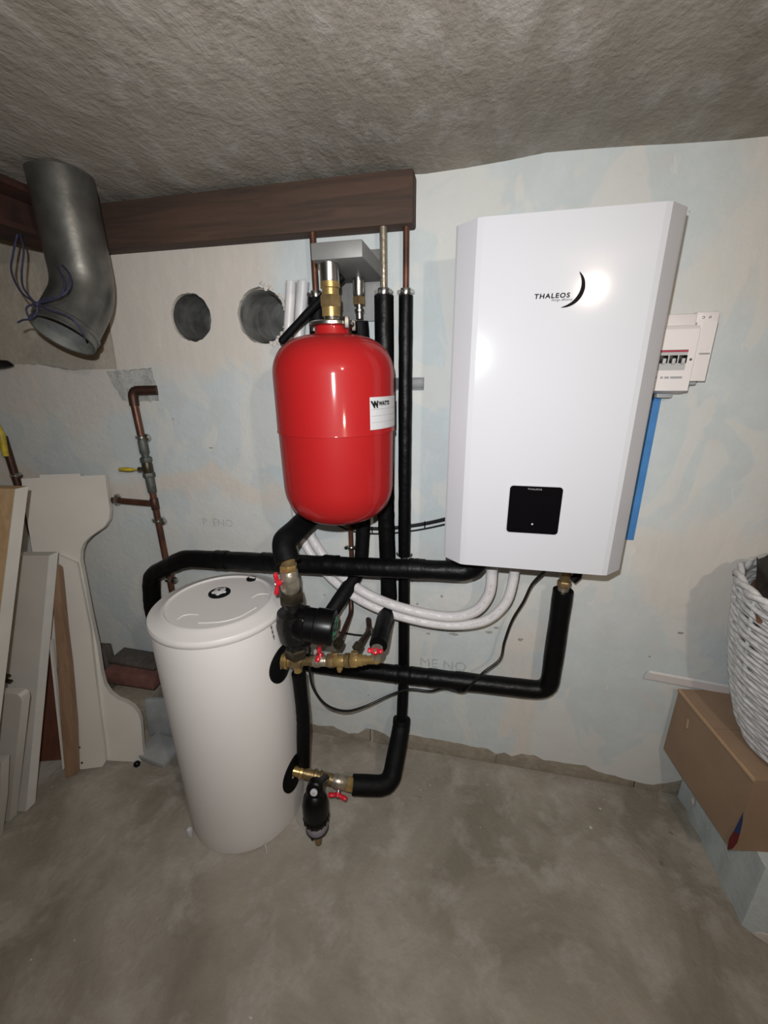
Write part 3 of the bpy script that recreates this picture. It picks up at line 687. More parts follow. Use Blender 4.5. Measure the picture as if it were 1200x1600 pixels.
# sockets on the right flank
TH_ = math.radians(-6)
tdir = V((math.cos(TH_), math.sin(TH_), 0))
def tank_pt(ang, z, dr=0): return V((TX+(TR+dr)*math.cos(ang), TY+(TR+dr)*math.sin(ang), z))
def rosette(px, py, hgt):
    g = ray(px, py); best = min((tank_pt(TH_+da*.01, 0).xy-(CAM+g*((tank_pt(TH_+da*.01, 0).x-CAM.x)/g.x)).xy).length for da in range(-40, 41))
    s = tank_pt(TH_, 0); z = atX(px, py, s.x).z
    b = MB(); nseg = 28; prev = None; out = []
    for (sc, dr) in ((1, -.002), (1, .004), (.93, .006), (.30, .006), (.28, -.012)):
        R = b.ring([tank_pt(TH_+math.cos(2*math.pi*j/nseg)*.056*sc/TR, z+math.sin(2*math.pi*j/nseg)*hgt*sc, dr) for j in range(nseg)])
        if prev: b.bridge(prev, R)
        prev = R
    b.build('socket_rosette', 'foam', t); return z
z1 = rosette(440, 1037, .058); z2 = rosette(459, 1207, .062)
# barcode strip, foot tag
b = MB(); az = cdir
ab = math.atan2(CAM.y-TY, CAM.x-TX)+math.radians(54)
for j in range(13):
    p = onplane(424.5+.5*j, 971+2.4*j, tank_pt(ab, 0), V((math.cos(ab), math.sin(ab), 0))); a_b = math.atan2(p.y-TY, p.x-TX)
    q0_ = tank_pt(a_b-.018, p.z, .001); q1_ = tank_pt(a_b+.018, p.z, .001); hh = V((0, 0, .0022+.001*(j % 3)))
    b.quad([q0_, q1_, q1_+hh, q0_+hh])
b.build('barcode', 'ink', t, smooth=False)['kind'] = 'stuff'
b = MB(); q = [tank_pt(ab-.03, .70, .0005), tank_pt(ab+.14, .70, .0005), tank_pt(ab+.14, .775, .0005), tank_pt(ab-.03, .775, .0005)]
p = atZ(297, 1300, .02); MB().box((p.x-.006, p.y-.008, .004), (p.x+.008, p.y+.004, .038), bev=.001).build('foot_tag', 'label', t)
p = atZ(417, 1334, .0); MB().tube([p+V((0, 0, .001)), p+V((.001, 0, .02)), p+V((-.004, .004, .034))], .0022, 8).build('seal_thread', 'label', t)

# ------------------------------------------------------------------ plumbing on the tank
def stack(t, o, axis, items, seg=24):
    for nm, m_, kind, *pr in items:
        if kind == 'hex': MB().hexnut(o, axis, *pr).build(nm, m_, t)
        else: MB().lathe(o, axis, pr[0], seg).build(nm, m_, t)
def handle(t, c, axis, along, ln, m_='redh', wid=.010):
    # butterfly lever: hub, two wings
    axis = V(axis).normalized(); al = V(along).normalized(); sd = axis.cross(al)
    b = MB(); b.lathe(c, axis, [(.009, -.004), (.009, .008), (.006, .010)], 16)
    for s in (-1, 1):
        pts = [V(c)+al*s*.006+axis*.004, V(c)+al*s*ln*.6+axis*.007, V(c)+al*s*ln+axis*.009]
        b.tube(crom(pts, 4), [.0075, .0072, .0072, .0075, .008, .0085, .0088, .008, .0065], 10, 0, True, .75)
    b.build('butterfly_handle', m_, t)
    MB().hexnut(V(c)+axis*.010, axis, .0045, -.002, .003).build('handle_screw', 'chrome', t)
# upper socket nipple and tee
S1 = tank_pt(TH_, z1+.012); tdir = V((1, .07, 0)).normalized()
t = thing('brass_tee', 'brass tee screwed into the upper socket of tank below pump', 'fitting', S1)
stack(t, S1, tdir, [('nipple', 'brass', 'l', [(.018, -.01), (.018, .004), (.024, .005), (.024, .011), (.020, .012), (.020, .015), (.025, .016), (.025, .023), (.017, .025), (.017, .04)]), ('tee_body', 'oldbrass', 'l', [(.018, .03), (.020, .034), (.020, .066)])])
TC = S1+tdir*.050
pump_x, pump_y = TC.x, TC.y
MB().lathe(TC, (0, 0, 1), [(.019, -.01), (.019, .016), (.022, .018), (.022, .03)], 24).build('tee_branch', 'oldbrass', t)
MB().lathe(TC, (0, 0, -1), [(.016, 0), (.016, .02), (.013, .022), (.013, .034)], 20).build('drain_stub', 'brass', t)
# pump
ptop = atY(455, 938, TC.y).z
t = thing('circulator_pump', 'black circulation pump with round motor beside the tank lid', 'pump', TC+V((0, 0, .03)))
o = TC+V((0, 0, 0))
z_n0, z_n1 = .022, .052
MB().hexnut(o, (0, 0, 1), .034, z_n0, z_n1, .2).build('union_nut', 'darknut', t)
zt_ = ptop-TC.z
MB().lathe(o, (0, 0, 1), [(.024, z_n1-.002), (.020, z_n1+.01), (.022, z_n1+.025), (.044, z_n1+.032), (.050, (z_n1+zt_)/2), (.044, zt_-.036), (.022, zt_-.03), (.020, zt_-.014), (.026, zt_-.01), (.026, zt_)], 28).build('pump_body', 'black_rough', t)
mz = (z_n1+zt_)/2+.006
md = V((.985, .10, -.10)).normalized(); mo = o+V((0, 0, mz))
MB().lathe(mo, md, [(.044, .0), (.052, .014), (.053, .036), (.049, .040), (.049, .066), (.052, .069), (.052, .112), (.050, .118), (.043, .121)], 36).build('motor', 'black', t)
fc = MB().lathe(mo, md, [(.042, .120), (.041, .1225), (.0, .1225)], 32).build('display_face', 'black', t)
u, w_, _ = frame(md); b = MB(); rg = random.Random(3)
for k in range(26):
    a = rg.uniform(0, 6.28); q = rg.uniform(.012, .034); c = mo+md*.1230+u*math.cos(a)*q+w_*math.sin(a)*q; e_ = rg.uniform(.0012, .0035)
    b.quad([c-u*e_-w_*e_, c+u*e_-w_*e_, c+u*e_+w_*e_, c-u*e_+w_*e_])
b.build('green_display', 'green', fc, smooth=False)['kind'] = 'stuff'
MB().box((-.02, -.016, -.012), (.02, .016, .012), Matrix.Translation(mo+md*.03+V((0, 0, -.055))), .004).build('cable_plug', 'black', t)
for k in range(4):
    a = math.pi/4+k*math.pi/2; u, w_, _ = frame(md); MB().hexnut(mo+md*.034+(u*math.cos(a)+w_*math.sin(a))*.047, md, .006, -.008, .004).build('cap_screw', 'darknut', t)
MB().hexnut(o, (0, 0, 1), .036, zt_-.004, zt_+.030, .5).build('union_nut', 'darknut', t)
# valve above the pump
VB = o+V((0, 0, zt_+.026))
t = thing('ball_valve', 'brass ball valve with red butterfly handle above the pump', 'valve', VB)
vh = max(.05, pB[3].z-VB.z)
stack(t, VB, (0, 0, 1), [('valve_body', 'nickel', 'l', [(.020, -.004), (.024, .004), (.026, .012), (.027, vh*.5), (.024, vh*.72), (.020, vh*.76)]), ('hex_end', 'brass', 'hex', .025, vh*.72, vh*.92, .3), ('tail', 'oldbrass', 'l', [(.020, vh*.9), (.020, vh+.02)])])
hd_ = V((-.55, -.83, 0)).normalized()
MB().lathe(VB+V((0, 0, vh*.45)), hd_, [(.008, .015), (.008, .036)], 14).build('valve_stem', 'chrome', t)
handle(t, VB+V((0, 0, vh*.45))+hd_*.034, hd_, (0.05, 0, 1), .032)
# manifold to the right of the tee
ML0 = TC+tdir*.012; ML0.z = TC.z+.002
e_ = atY(588, 1031, TC.y); mdir = (V((e_.x, TC.y+.0, e_.z))-ML0).normalized(); mlen = (V((e_.x, TC.y, e_.z))-ML0).length
t = thing('valve_manifold', 'brass manifold with small red valve running right from tank tee', 'manifold', ML0)
k_ = mlen/.23
def sc(pr): return [(r, h*k_) for r, h in pr]
stack(t, ML0, mdir, [('nipple', 'oldbrass', 'l', sc([(.013, 0), (.013, .03), (.016, .032), (.016, .045)])),
    ('valve_body', 'nickel', 'l', sc([(.015, .04), (.019, .046), (.019, .056), (.016, .062), (.016, .078), (.012, .086)])),
    ('hex_nut', 'oldbrass', 'hex', .0215, .084*k_, .104*k_, .2), ('tee_body', 'brass', 'l', sc([(.016, .10), (.018, .104), (.018, .135), (.016, .14)])),
    ('flange', 'oldbrass', 'l', sc([(.020, .138), (.021, .140), (.021, .150), (.018, .152)])), ('hex_nut', 'brass', 'hex', .0215, .156*k_, .176*k_, .5),
    ('adapter', 'brass', 'l', sc([(.017, .174), (.017, .188), (.0145, .19), (.0145, .2), (.012, .202), (.012, .228)]))])
EL = ML0+mdir*mlen
MB().ball(EL, .0135, 14).build('elbow', 'brass', t)
ud = (pD[-1]-EL).normalized()
if ud.z < .3: ud = V((.05, .1, .99)).normalized()
MB().lathe(EL, ud, [(.0125, 0), (.0125, .018), (.016, .02), (.016, .040), (.014, .042)], 20).build('elbow_riser', 'nickel', t)
handle(t, EL+ud*.036+V((.0, -.020, .004)), V((0, -.55, .83)), (1, 0, .02), .021)
c = ML0+mdir*(.063*k_); MB().lathe(c, (0, -.25, .97), [(.006, .010), (.006, .026)], 12).build('valve_stem', 'chrome', t)
handle(t, c+V((0, -.006, .026)), V((-.2, -.75, .6)), (.15, .25, .95), .021)
c = ML0+mdir*(.122*k_); MB().lathe(c, (0, -.3, -.95), [(.009, .008), (.009, .026), (.006, .028), (.006, .033)], 14).build('test_port', 'brass', t)
for f_ in (.105, .165):
    c = ML0+mdir*(f_*k_); MB().hexnut(c, (0, .2, .98), .012, .010, .026).build('capped_port', 'oldbrass', t)
# copper stubs hanging above the manifold
def stub(label, pts, r, nut_dir):
    t = thing('copper_stub', label, 'pipe', pts[-1]); MB().tube(fillet(pts, .02, 5, .02), r, 12, .03).build('stub_pipe', 'darkcopper', t)
    d = (pts[-1]-pts[-2]).normalized(); MB().lathe(pts[-1], d, [(.0152, -.012), (.0165, -.009), (.0165, .011), (.0152, .014), (.0105, .014), (.0105, .002), (.0, .002)], 6).build('union_nut', 'darknut', t); return t
t = stub('slim copper stub with open nut hanging just right of pump motor', [atY(548, 930, -.02), atY(549, 957, -.05), atY(529, 1005, -.22)], .0085, None)
t = stub('bent copper stub coming out of wall with large brown nut', [atY(576, 967, .004), atY(577, 986, -.045), atY(559, 1010, -.20)], .0105, None)
q = atY(577, 986, -.045); MB().hexnut(q, (1, 0, 0), .014, -.012, .012).build('compression_elbow', 'patina', t)
b = MB().tube([atY(530, 988, -.004), atY(555, 992, -.004), atY(577, 994, -.006)], .004, 8); tag(b.build('wall_cable', 'rubber', None, origin=atY(577, 994, -.006)), 'thin dark cable lying on wall behind the copper stubs', 'cable')
# copper drop beneath the vessel
pz = atY(544, 812, -.035); pz2 = atY(546, 862, -.035); X_ = pz.x
t = thing('copper_pipe', 'brown copper pipe dropping from behind the red vessel', 'pipe', (X_, -.028, pz2.z-.06))
MB().tube([V((X_, -.012, pz.z+.28)), V((X_, -.012, pz2.z-.09))], .0085, 14).build('pipe_run', 'copper', t)
MB().lathe((X_, -.012, pz2.z), (0, 0, 1), [(.012, 0), (.0135, .002), (.0135, .010), (.012, .012)], 16).build('pipe_clip', 'chrome', t)
for sx in (-1, 1): MB().lathe((X_+sx*.017, -.014, pz2.z+.006), (0, -1, 0), [(.006, -.006), (.006, .006)], 10).build('clip_screw', 'chrome', t)
# lower socket, tee, valve
S2 = tank_pt(TH_, z2+.012)
t = thing('drain_valve', 'brass floor level valve with red butterfly handle on lower tank socket', 'valve', S2)
e_ = atY(551, 1226, -.29); ldir = (e_-S2).normalized(); ll = (e_-S2).length; k_ = ll/.21
stack(t, S2, ldir, [('nipple', 'brass', 'l', sc([(.016, -.01), (.016, .02), (.020, .022), (.020, .032), (.016, .034)])), ('tee_body', 'oldbrass', 'l', sc([(.0165, .03), (.0165, .070), (.021, .072), (.021, .082), (.017, .084), (.017, .092), (.021, .094), (.021, .1), (.018, .102), (.018, .140)])),
    ('valve_body', 'nickel', 'l', sc([(.018, .138), (.023, .146), (.024, .165), (.021, .186), (.018, .19)])), ('hex_end', 'brass', 'hex', .024, .186*k_, .214*k_, .3)])
c = S2+ldir*(.165*k_)
MB().lathe(c, (0, -.75, -.66), [(.007, .015), (.007, .034)], 12).build('valve_stem', 'chrome', t)
handle(t, c+V((0, -.75, -.66))*.034, V((0, -.75, -.66)), (1, 0, -.05), .032)
# magnetic dirt filter
c = S2+ldir*(.088*k_); c = V((atY(491, 1240, S2.y-.085).x, S2.y-.085, 0))
zf = atY(492, 1238, c.y).z; zbm = max(.004, atY(487, 1316, c.y).z)
t = thing('dirt_filter', 'black magnetic filter with lilac bowl hanging below the floor valve', 'filter', (c.x, c.y, zbm))
h = zf-zbm
MB().lathe((c.x, c.y, zbm), (0, 0, 1), [(.0, .0), (.006, .001), (.011, .006), (.014, h*.2), (.014, h*.34)], 20).build('drain_plug', 'oldbrass', t)
MB().lathe((c.x-.012, c.y-.008, zbm+h*.16), (-.8, -.5, -.2), [(.006, 0), (.006, .008)], 10).build('drain_screw', 'black', t)
MB().lathe((c.x, c.y, zbm), (0, 0, 1), [(.022, h*.29), (.030, h*.305), (.035, h*.33), (.036, h*.52)], 32).build('bowl', 'purple', t)
MB().lathe((c.x, c.y, zbm), (0, 0, 1), [(.0305, h*.300), (.0355, h*.325), (.0365, h*.335), (.0355, h*.35)], 32).build('bowl_rim', 'black', t)
MB().lathe((c.x, c.y, zbm), (0, 0, 1), [(.037, h*.49), (.039, h*.51), (.039, h*.57), (.0365, h*.59), (.0365, h*.61), (.0405, h*.63), (.0405, h*.80), (.036, h*.9), (.026, h*.98), (.018, h*1.0), (.014, h*1.02)], 32).build('housing', 'black', t)
b = MB()
for j in range(16):
    a = 2*math.pi*j/16; d = V((math.cos(a), math.sin(a), 0)); b.tube([V((c.x, c.y, zbm+h*.51))+d*.039, V((c.x, c.y, zbm+h*.57))+d*.039], .0028, 6)
b.build('grip_ribs', 'black', t)
hc = V((c.x+.004, c.y, zf+.016)); nd = V((.15, -.95, .25)).normalized()
MB().lathe(hc-nd*.02, nd, [(.024, 0), (.026, .004), (.026, .030), (.022, .034)], 28).build('swivel_head', 'black', t)
MB().lathe(hc+nd*.014, nd, [(.011, 0), (.011, .004), (.008, .005)], 20).build('vent_cap', 'label', t)
MB().lathe(hc+nd*.0195, nd, [(.004, 0), (.004, .001)], 10).build('vent_slot', 'grey_plastic', t)
MB().tube([V((c.x+.002, c.y+.0, zf+.012)), V((c.x+.002, S2.y+.004, S2.z-.012))], .014, 16).build('filter_neck', 'black', t)

# ================================================================== copper line on the left wall
LX = atY(210, 633, -.03).x
t = thing('copper_gas_pipe', 'old copper pipe with elbow, yellow lever valve and side branch', 'pipe', (LX, -.03, .35))
ze = atY(205, 610, -.03).z
MB().tube(fillet([V((atY(245, 606, -.004).x, -.003, ze)), V((atY(228, 606, -.02).x, -.012, ze)), V((LX, -.028, ze)), V((LX, -.03, ze-.05))], .03, 7, .03), .0155, 14).build('elbow', 'darkcopper', t)
zv0 = atY(218, 683, -.03).z
MB().tube([V((LX, -.03, ze-.04)), V((LX+.003, -.03, zv0))], .0125, 14).build('upper_run', 'copper', t)
z_ = lambda px, py: atY(px, py, -.03).z
LX2 = LX+.004
def clip(t, x, y, z, side=1):
    MB().lathe((x, y, z-.005), (0, 0, 1), [(.016, 0), (.0185, .002), (.0185, .009), (.016, .011)], 18).build('pipe_clip', 'chrome', t)
    MB().lathe((x+side*.026, y-.004, z), (0, -1, 0), [(.012, -.004), (.0135, 0), (.0125, .007), (.007, .011)], 14).build('clip_screw', 'chrome', t)
    MB().tube([V((x, y+.014, z)), V((x, -.0005, z))], .005, 8).build('clip_stud', 'chrome', t)
    MB().box((x-.024 if side > 0 else x+.014, y-.004, z-.004), (x-.014 if side > 0 else x+.024, y+.004, z+.004), bev=.001).build('clip_lug', 'chrome', t)
clip(t, LX2, -.03, zv0)
zs = [z_(222, 688), z_(224, 707), z_(227, 717), z_(229, 730), z_(231, 738), z_(234, 745), z_(237, 768)]
MB().lathe((LX2, -.03, zs[6]), (0, 0, 1), [(.0135, -.004), (.015, 0), (.016, (zs[5]-zs[6])*.9), (.0145, zs[5]-zs[6])], 18).build('lower_coupling', 'patina', t)
MB().hexnut((LX2, -.03, zs[5]-.002), (0, 0, 1), .0205, 0, .018, .2).build('union_nut', 'patina', t)
MB().lathe((LX2, -.03, zs[5]), (0, 0, 1), [(.0155, .012), (.018, .02), (.018, zs[2]-zs[5]-.02), (.0155, zs[2]-zs[5]-.008)], 18).build('valve_body', 'darknut', t)
MB().hexnut((LX2, -.03, zs[2]-.012), (0, 0, 1), .0205, 0, .018, .5).build('union_nut', 'patina', t)
MB().lathe((LX2, -.03, zs[1]-.004), (0, 0, 1), [(.0145, 0), (.016, .004), (.016, zs[0]-zs[1]), (.013, zs[0]-zs[1]+.008)], 18).build('upper_coupling', 'patina', t)
hz = z_(229, 733)
MB().tube([V((LX2, -.03, zs[6])), V((LX2, -.03, zs[0]+.01))], .0125, 14).build('inner_pipe', 'patina', t)
MB().lathe((LX2-.012, -.036, hz), (-1, -.25, 0), [(.010, 0), (.010, .018), (.006, .02)], 12).build('lever_boss', 'chrome', t)
p0 = V((LX2-.028, -.044, hz)); p1 = atY(187, 733, -.055)
MB().tube([p0, p0.lerp(p1, .25), p0.lerp(p1, .32), p0.lerp(p1, .65), p1], [.005, .005, .010, .0125, .009], 10, 0, True, .6).build('yellow_lever', 'yellow', t)
MB().tube([V((LX2, -.03, zs[6]+.002)), V((LX2+.002, -.03, .35))], .0115, 14).build('lower_run', 'copper', t)
zb_ = z_(240, 787)
MB().lathe((LX2, -.03, zb_-.022), (0, 0, 1), [(.0125, 0), (.014, .002), (.014, .042), (.0125, .044)], 16).build('branch_tee', 'darkcopper', t)
pb = atY(178, 784, -.03)
MB().tube([V((LX2, -.03, zb_)), V((pb.x+.02, -.03, zb_+.004)), V((pb.x-.05, -.03, zb_+.004))], .0115, 14).build('branch_run', 'copper', t)
MB().lathe((pb.x+.012, -.03, zb_+.004), (1, 0, 0), [(.014, 0), (.0175, .002), (.0175, .009), (.014, .011)], 16).build('pipe_clip', 'chrome', t)
MB().lathe((pb.x+.028, -.036, zb_+.022), (0, -1, 0), [(.010, -.004), (.011, 0), (.008, .008)], 14).build('clip_screw', 'chrome', t)
clip(t, LX2, -.03, z_(249, 813))
clip(t, LX2+.001, -.03, z_(268, 905))
# second old pipe at the far left with yellow lever
q0_ = atY(3, 690, -.06); q1_ = atY(26, 748, -.06)
t = thing('old_copper_pipe', 'dark old pipe with yellow lever behind the painted bed end', 'pipe', (q1_.x, -.06, .4))
MB().tube([V((q1_.x-.004, -.06, q0_.z+.02)), V((q1_.x, -.06, .4))], .013, 12).build('pipe_run', 'darkcopper', t)
MB().tube([atY(-6, 660, -.075), atY(2, 680, -.078), atY(9, 712, -.075)], [.008, .012, .010], 10).build('yellow_lever', 'yellow', t)
c = atY(25, 745, -.06); MB().lathe((c.x, -.06, c.z), (0, 0, 1), [(.015, 0), (.018, .003), (.018, .010), (.015, .012)], 14).build('pipe_clip', 'chrome', t)
MB().lathe((c.x+.026, -.065, c.z+.01), (0, -1, 0), [(.010, -.004), (.011, 0), (.008, .008)], 12).build('clip_screw', 'chrome', t)
# black rounded end poking along the ledge
a_ = atY(-40, 571, -.03); b_ = atY(12, 569, -.03)
b = MB().tube([a_, a_.lerp(b_, .5), a_.lerp(b_, .8), b_, b_+V((.022, 0, -.004))], [.016, .017, .016, .013, .004], 14, .02)
tag(b.build('rubber_hose_end', 'rubber', None, origin=a_), 'black rounded hose end lying on the ledge of bare wall', 'hose')

# ================================================================== galvanised duct elbow and twine
DY = -.20
t = thing('duct_elbow', 'galvanised round duct elbow hanging open below the ceiling', 'duct', atY(98, 525, DY))
bend = atY(134, 458, -.20); pt = [V((bend.x, -.20, CZ-.002)), bend, atY(99, 524, -.285)]
path = fillet(pt, .05, 6, .05); r = .0735
rings = MB().tube(path, r, 36, 0, False).build('duct_tube', 'galv', t, angle=50)
e0, e1 = path[-1], path[-2]; ed = (e0-e1).normalized()
inn = MB(); inn.lathe(e0, -ed, [(r-.001, 0), (r-.003, .001), (r-.003, .10), (0, .11)], 36, False); inn.build('duct_bore', 'bore', t)
MB().lathe(e0-ed*.030, ed, [(r+.0005, 0), (r+.004, .004), (r+.004, .010), (r+.0005, .014)], 36, False).build('stiffening_bead', 'galv', t)
MB().lathe(e0-ed*.005, ed, [(r+.0003, 0), (r+.0022, .002), (r+.0022, .006), (r-.002, .0065)], 36, False).build('rim', 'galv', t)
tp = [[(27, 366, -.235), (20, 400, -.26), (18, 425, -.29), (32, 455, -.32), (52, 471, -.34), (58, 474, -.345)], [(31, 366, -.235), (37, 390, -.26), (34, 425, -.29), (36, 448, -.32), (50, 468, -.34), (58, 474, -.345)],
      [(72, 380, -.20), (82, 405, -.25), (100, 436, -.31), (97, 458, -.345), (88, 466, -.355), (58, 474, -.345)], [(74, 382, -.20), (92, 408, -.25), (108, 428, -.315), (108, 450, -.345), (92, 464, -.357), (70, 467, -.35), (58, 474, -.345)],
      [(58, 474, -.345), (78, 484, -.356), (100, 491, -.36), (115, 500, -.358), (128, 519, -.345), (133, 530, -.325)], [(58, 474, -.345), (45, 478, -.345), (41, 485, -.345), (47, 497, -.345), (57, 490, -.345), (58, 478, -.345)], [(57, 488, -.345), (48, 498, -.345), (36, 500, -.345), (28, 504, -.345)]]
t = thing('blue_twine', 'dark blue twine loops tying the duct elbow to the joist', 'twine', atY(28, 504, -.345))
for k, l in enumerate(tp): MB().tube(crom([atY(*q) for q in l], 7), .0024, 7).build('twine_strand', 'rope', t, angle=80)
MB().ball(atY(58, 475, -.345), .007, 10, (1.3, .8, .8)).build('knot', 'rope', t)

# ================================================================== boards leaning at the left
def leaning(p_base, u, p_top):
    u = V(u).normalized(); w_ = (V(p_top)-V(p_base)); n = u.cross(w_).normalized()
    if n.y > 0: n = -n
    return V(p_base), n
def slab(t, name, m_, plane, pix, th, push=0):
    p0, n = plane; pts = [onplane(x, y, p0+n*push, n) for x, y in pix]
    return MB().prism(pts, -n*th).build(name, m_, t, angle=30)
def arc(c, r, a0, a1, k=6): return [(c[0]+r*math.cos(math.radians(a0+(a1-a0)*j/k)), c[1]+r*math.sin(math.radians(a0+(a1-a0)*j/k))) for j in range(k+1)]
pA_ = leaning(atZ(120, 1203, 0), atZ(163, 1197, 0)-atZ(120, 1203, 0), atY(165, 742, -.035))
t = thing('bed_end_board', 'off-white scroll-cut bed end board leaning on the wall', 'board', atZ(140, 1201, 0))
ib = [(33, 748), (164, 742), (166, 760), (172, 797), (170, 812), (162, 824), (150, 832), (140, 839), (131, 848), (126, 860), (125, 876), (130, 900), (140, 955), (152, 1010), (158, 1050), (163, 1070), (172, 1084), (184, 1093), (197, 1098), (208, 1105), (216, 1115), (220, 1128), (223, 1170), (226, 1186), (221, 1191), (163, 1188), (120, 1190), (80, 1000), (52, 868), (40, 800)]
slab(t, 'scroll_board', 'board', pA_, ib, .022)
slab(t, 'centre_rail', 'board', pA_, [(92, 868), (120, 880), (128, 920), (141, 985), (147, 1040), (156, 1115), (163, 1165), (165, 1190), (160, 1198), (120, 1203), (112, 1120), (100, 960)], .020, .016)
for x, y in ((124, 1168), (128, 1192)):
    q = onplane(x, y, pA_[0]+pA_[1]*.017, pA_[1]); MB().lathe(q, pA_[1], [(.004, -.001), (.004, .0006)], 10).build('screw_head', 'darknut', t)
slab(t, 'back_panel', 'board', pA_, [(62, 742), (125, 740), (120, 800), (66, 800)], .02, -.03)
q = atZ(214, 1194, .012); MB().ball((q.x, q.y, .013), .0125, 12).build('foot_knob', 'black', t)
# brown stick and thin sheet beside it
pl2 = leaning(atZ(110, 1222, 0), (1, .3, 0), atY(92, 890, -.235))
t = thing('brown_plank', 'rough brown wooden plank leaning beside the bed end board', 'plank', atZ(110, 1216, 0))
slab(t, 'plank_body', 'brown', pl2, [(86, 884), (91, 888), (92, 895), (101, 985), (108, 1040), (116, 1130), (119, 1210), (102, 1216), (95, 1130), (88, 1020), (83, 940)], .022)
slab(t, 'pale_edge', 'board', pl2, [(76, 1000), (80, 1000), (101, 1200), (98, 1204)], .012, -.006)
pl3 = leaning(atZ(86, 1188, 0), (1, .3, 0), atY(86, 1020, -.22))
b = slab(None, 'red_brown_panel', 'darkred', (pl3[0], pl3[1]), [(66, 1000), (84, 1000), (96, 1180), (96, 1187), (62, 1192)], .02)
tag(b, 'dark red-brown wooden panel in the gap behind grey panel', 'panel')
# white panels, nearest last
def panel(name, label, pix, base, top, th, m_face, cat='panel'):
    F = atZ(*base, 0); pl = leaning(F, (1, .04, 0), atY(*top)); p0, n = pl
    t = thing(name, label, cat, F); pts = [onplane(x, y, p0, n) for x, y in pix]
    pts = [V((q.x, q.y, max(q.z, 0))) for q in pts]
    MB().prism(pts, V((0, th, 0))).build('board_core', m_face, t, angle=30); return t, pts
t, pts = panel('chipboard_sheet', 'tall grey-white furniture panel with pale edge leaning at left', [(-70, 868), (76, 868), (58, 1070), (40, 1268), (-90, 1290)], (40, 1272), (76, 868, -.27), .032, 'board2')
MB().prism([pts[1]+V((.0005, 0, 0)), pts[2]+V((.0005, 0, 0)), pts[3]+V((.0005, 0, .001)), pts[3]+V((.0005, .032, .001)), pts[2]+V((.0005, .032, 0)), pts[1]+V((.0005, .032, 0))], (.002, 0, 0)).build('edge_band', 'edge', t)
rc = [(22+12*math.sin(a), 1096-12*math.cos(a)) for a in (0, .5, 1.0, 1.57)]
panel('chipboard_sheet', 'shorter grey-white panel with rounded corner in front of tall panel', [(-70, 1084)]+rc+[(24, 1190), (14, 1284), (-70, 1300)], (14, 1288), (30, 1090, -.50), .026, 'board2')
panel('chipboard_sheet', 'low grey panel standing in front of the rounded panel', [(-40, 1190), (2, 1190), (0, 1250), (-8, 1316), (-50, 1330)], (-6, 1318), (2, 1190, -.585), .024, 'board2')
T = atY(23, 764, -.36); B0 = atZ(-62, 1460, 0); u = V((-1, -.05, 0))
t = thing('pine_board', 'pine board with pale edge leaning in front of grey panels', 'board', B0)
MB().prism([T, B0, B0+u*.25, T+u*.25], V((.004, .034, .0))).build('board_face', 'pine', t)
MB().prism([T+V((.0006, 0, 0)), B0+V((.0006, 0, 0)), B0+V((.005, .034, 0)), T+V((.005, .034, 0))], (.002, 0, 0)).build('board_edge', 'board2', t)
# bracket on the tall panel
q = onplane(14, 1058, atY(60, 1000, -.40), V((0, -1, .2)).normalized())
b = MB().box((q.x-.012, q.y-.012, q.z-.014), (q.x-.006, q.y, q.z+.014)); b.box((q.x-.012, q.y-.012, q.z+.008), (q.x+.012, q.y, q.z+.014)); b.box((q.x-.012, q.y-.012, q.z-.014), (q.x+.012, q.y, q.z-.008))
tag(b.build('metal_catch', 'darknut', None, origin=q), 'small dark metal catch on the grey panel face', 'catch')
# debris behind the tank
def debris(name, label, cat, px, py, Y, size, m_, rz=0, ry=0, bev=.003):
    c = atY(px, py, Y); mt = Matrix.Translation(c) @ Matrix.Rotation(rz, 4, 'Z') @ Matrix.Rotation(ry, 4, 'Y')
    return tag(MB().box(tuple(-s/2 for s in size), tuple(s/2 for s in size), mt, bev).build(name, m_, None, origin=c), label, cat)
cb = debris('brick', 'dusty dark red brick lying on stones behind the tank', 'brick', 215, 1050, -.07, (.22, .105, .060), 'brick', .06, .06)
debris('wood_slat', 'dark wooden slat lying on top of the red brick', 'slat', 217, 1029, -.07, (.21, .09, .014), 'darkwood', .05, .07)
debris('timber_offcut', 'dark upright timber offcut behind the bed end board', 'timber', 167, 1040, -.06, (.05, .05, .20), 'darkwood', .1)
debris('stone_block', 'rough stone block carrying the red brick behind tank', 'block', 208, 1110, -.07, (.26, .12, .22), 'block', .04)
t_ = debris('grey_slab', 'pale grey slab standing on edge behind the tank', 'slab', 250, 1120, -.135, (.10, .02, .19), 'slate', .25, .08)
c = atZ(242, 1182, .012); mt = Matrix.Translation((c.x, c.y+.03, .0125)) @ Matrix.Rotation(-.12, 4, 'Z')
tag(MB().box((-.075, -.055, -.012), (.075, .055, .012), mt, .003).build('floor_board', 'slate', None, origin=(c.x, c.y, 0)), 'pale grey board lying flat on floor left of tank', 'board')

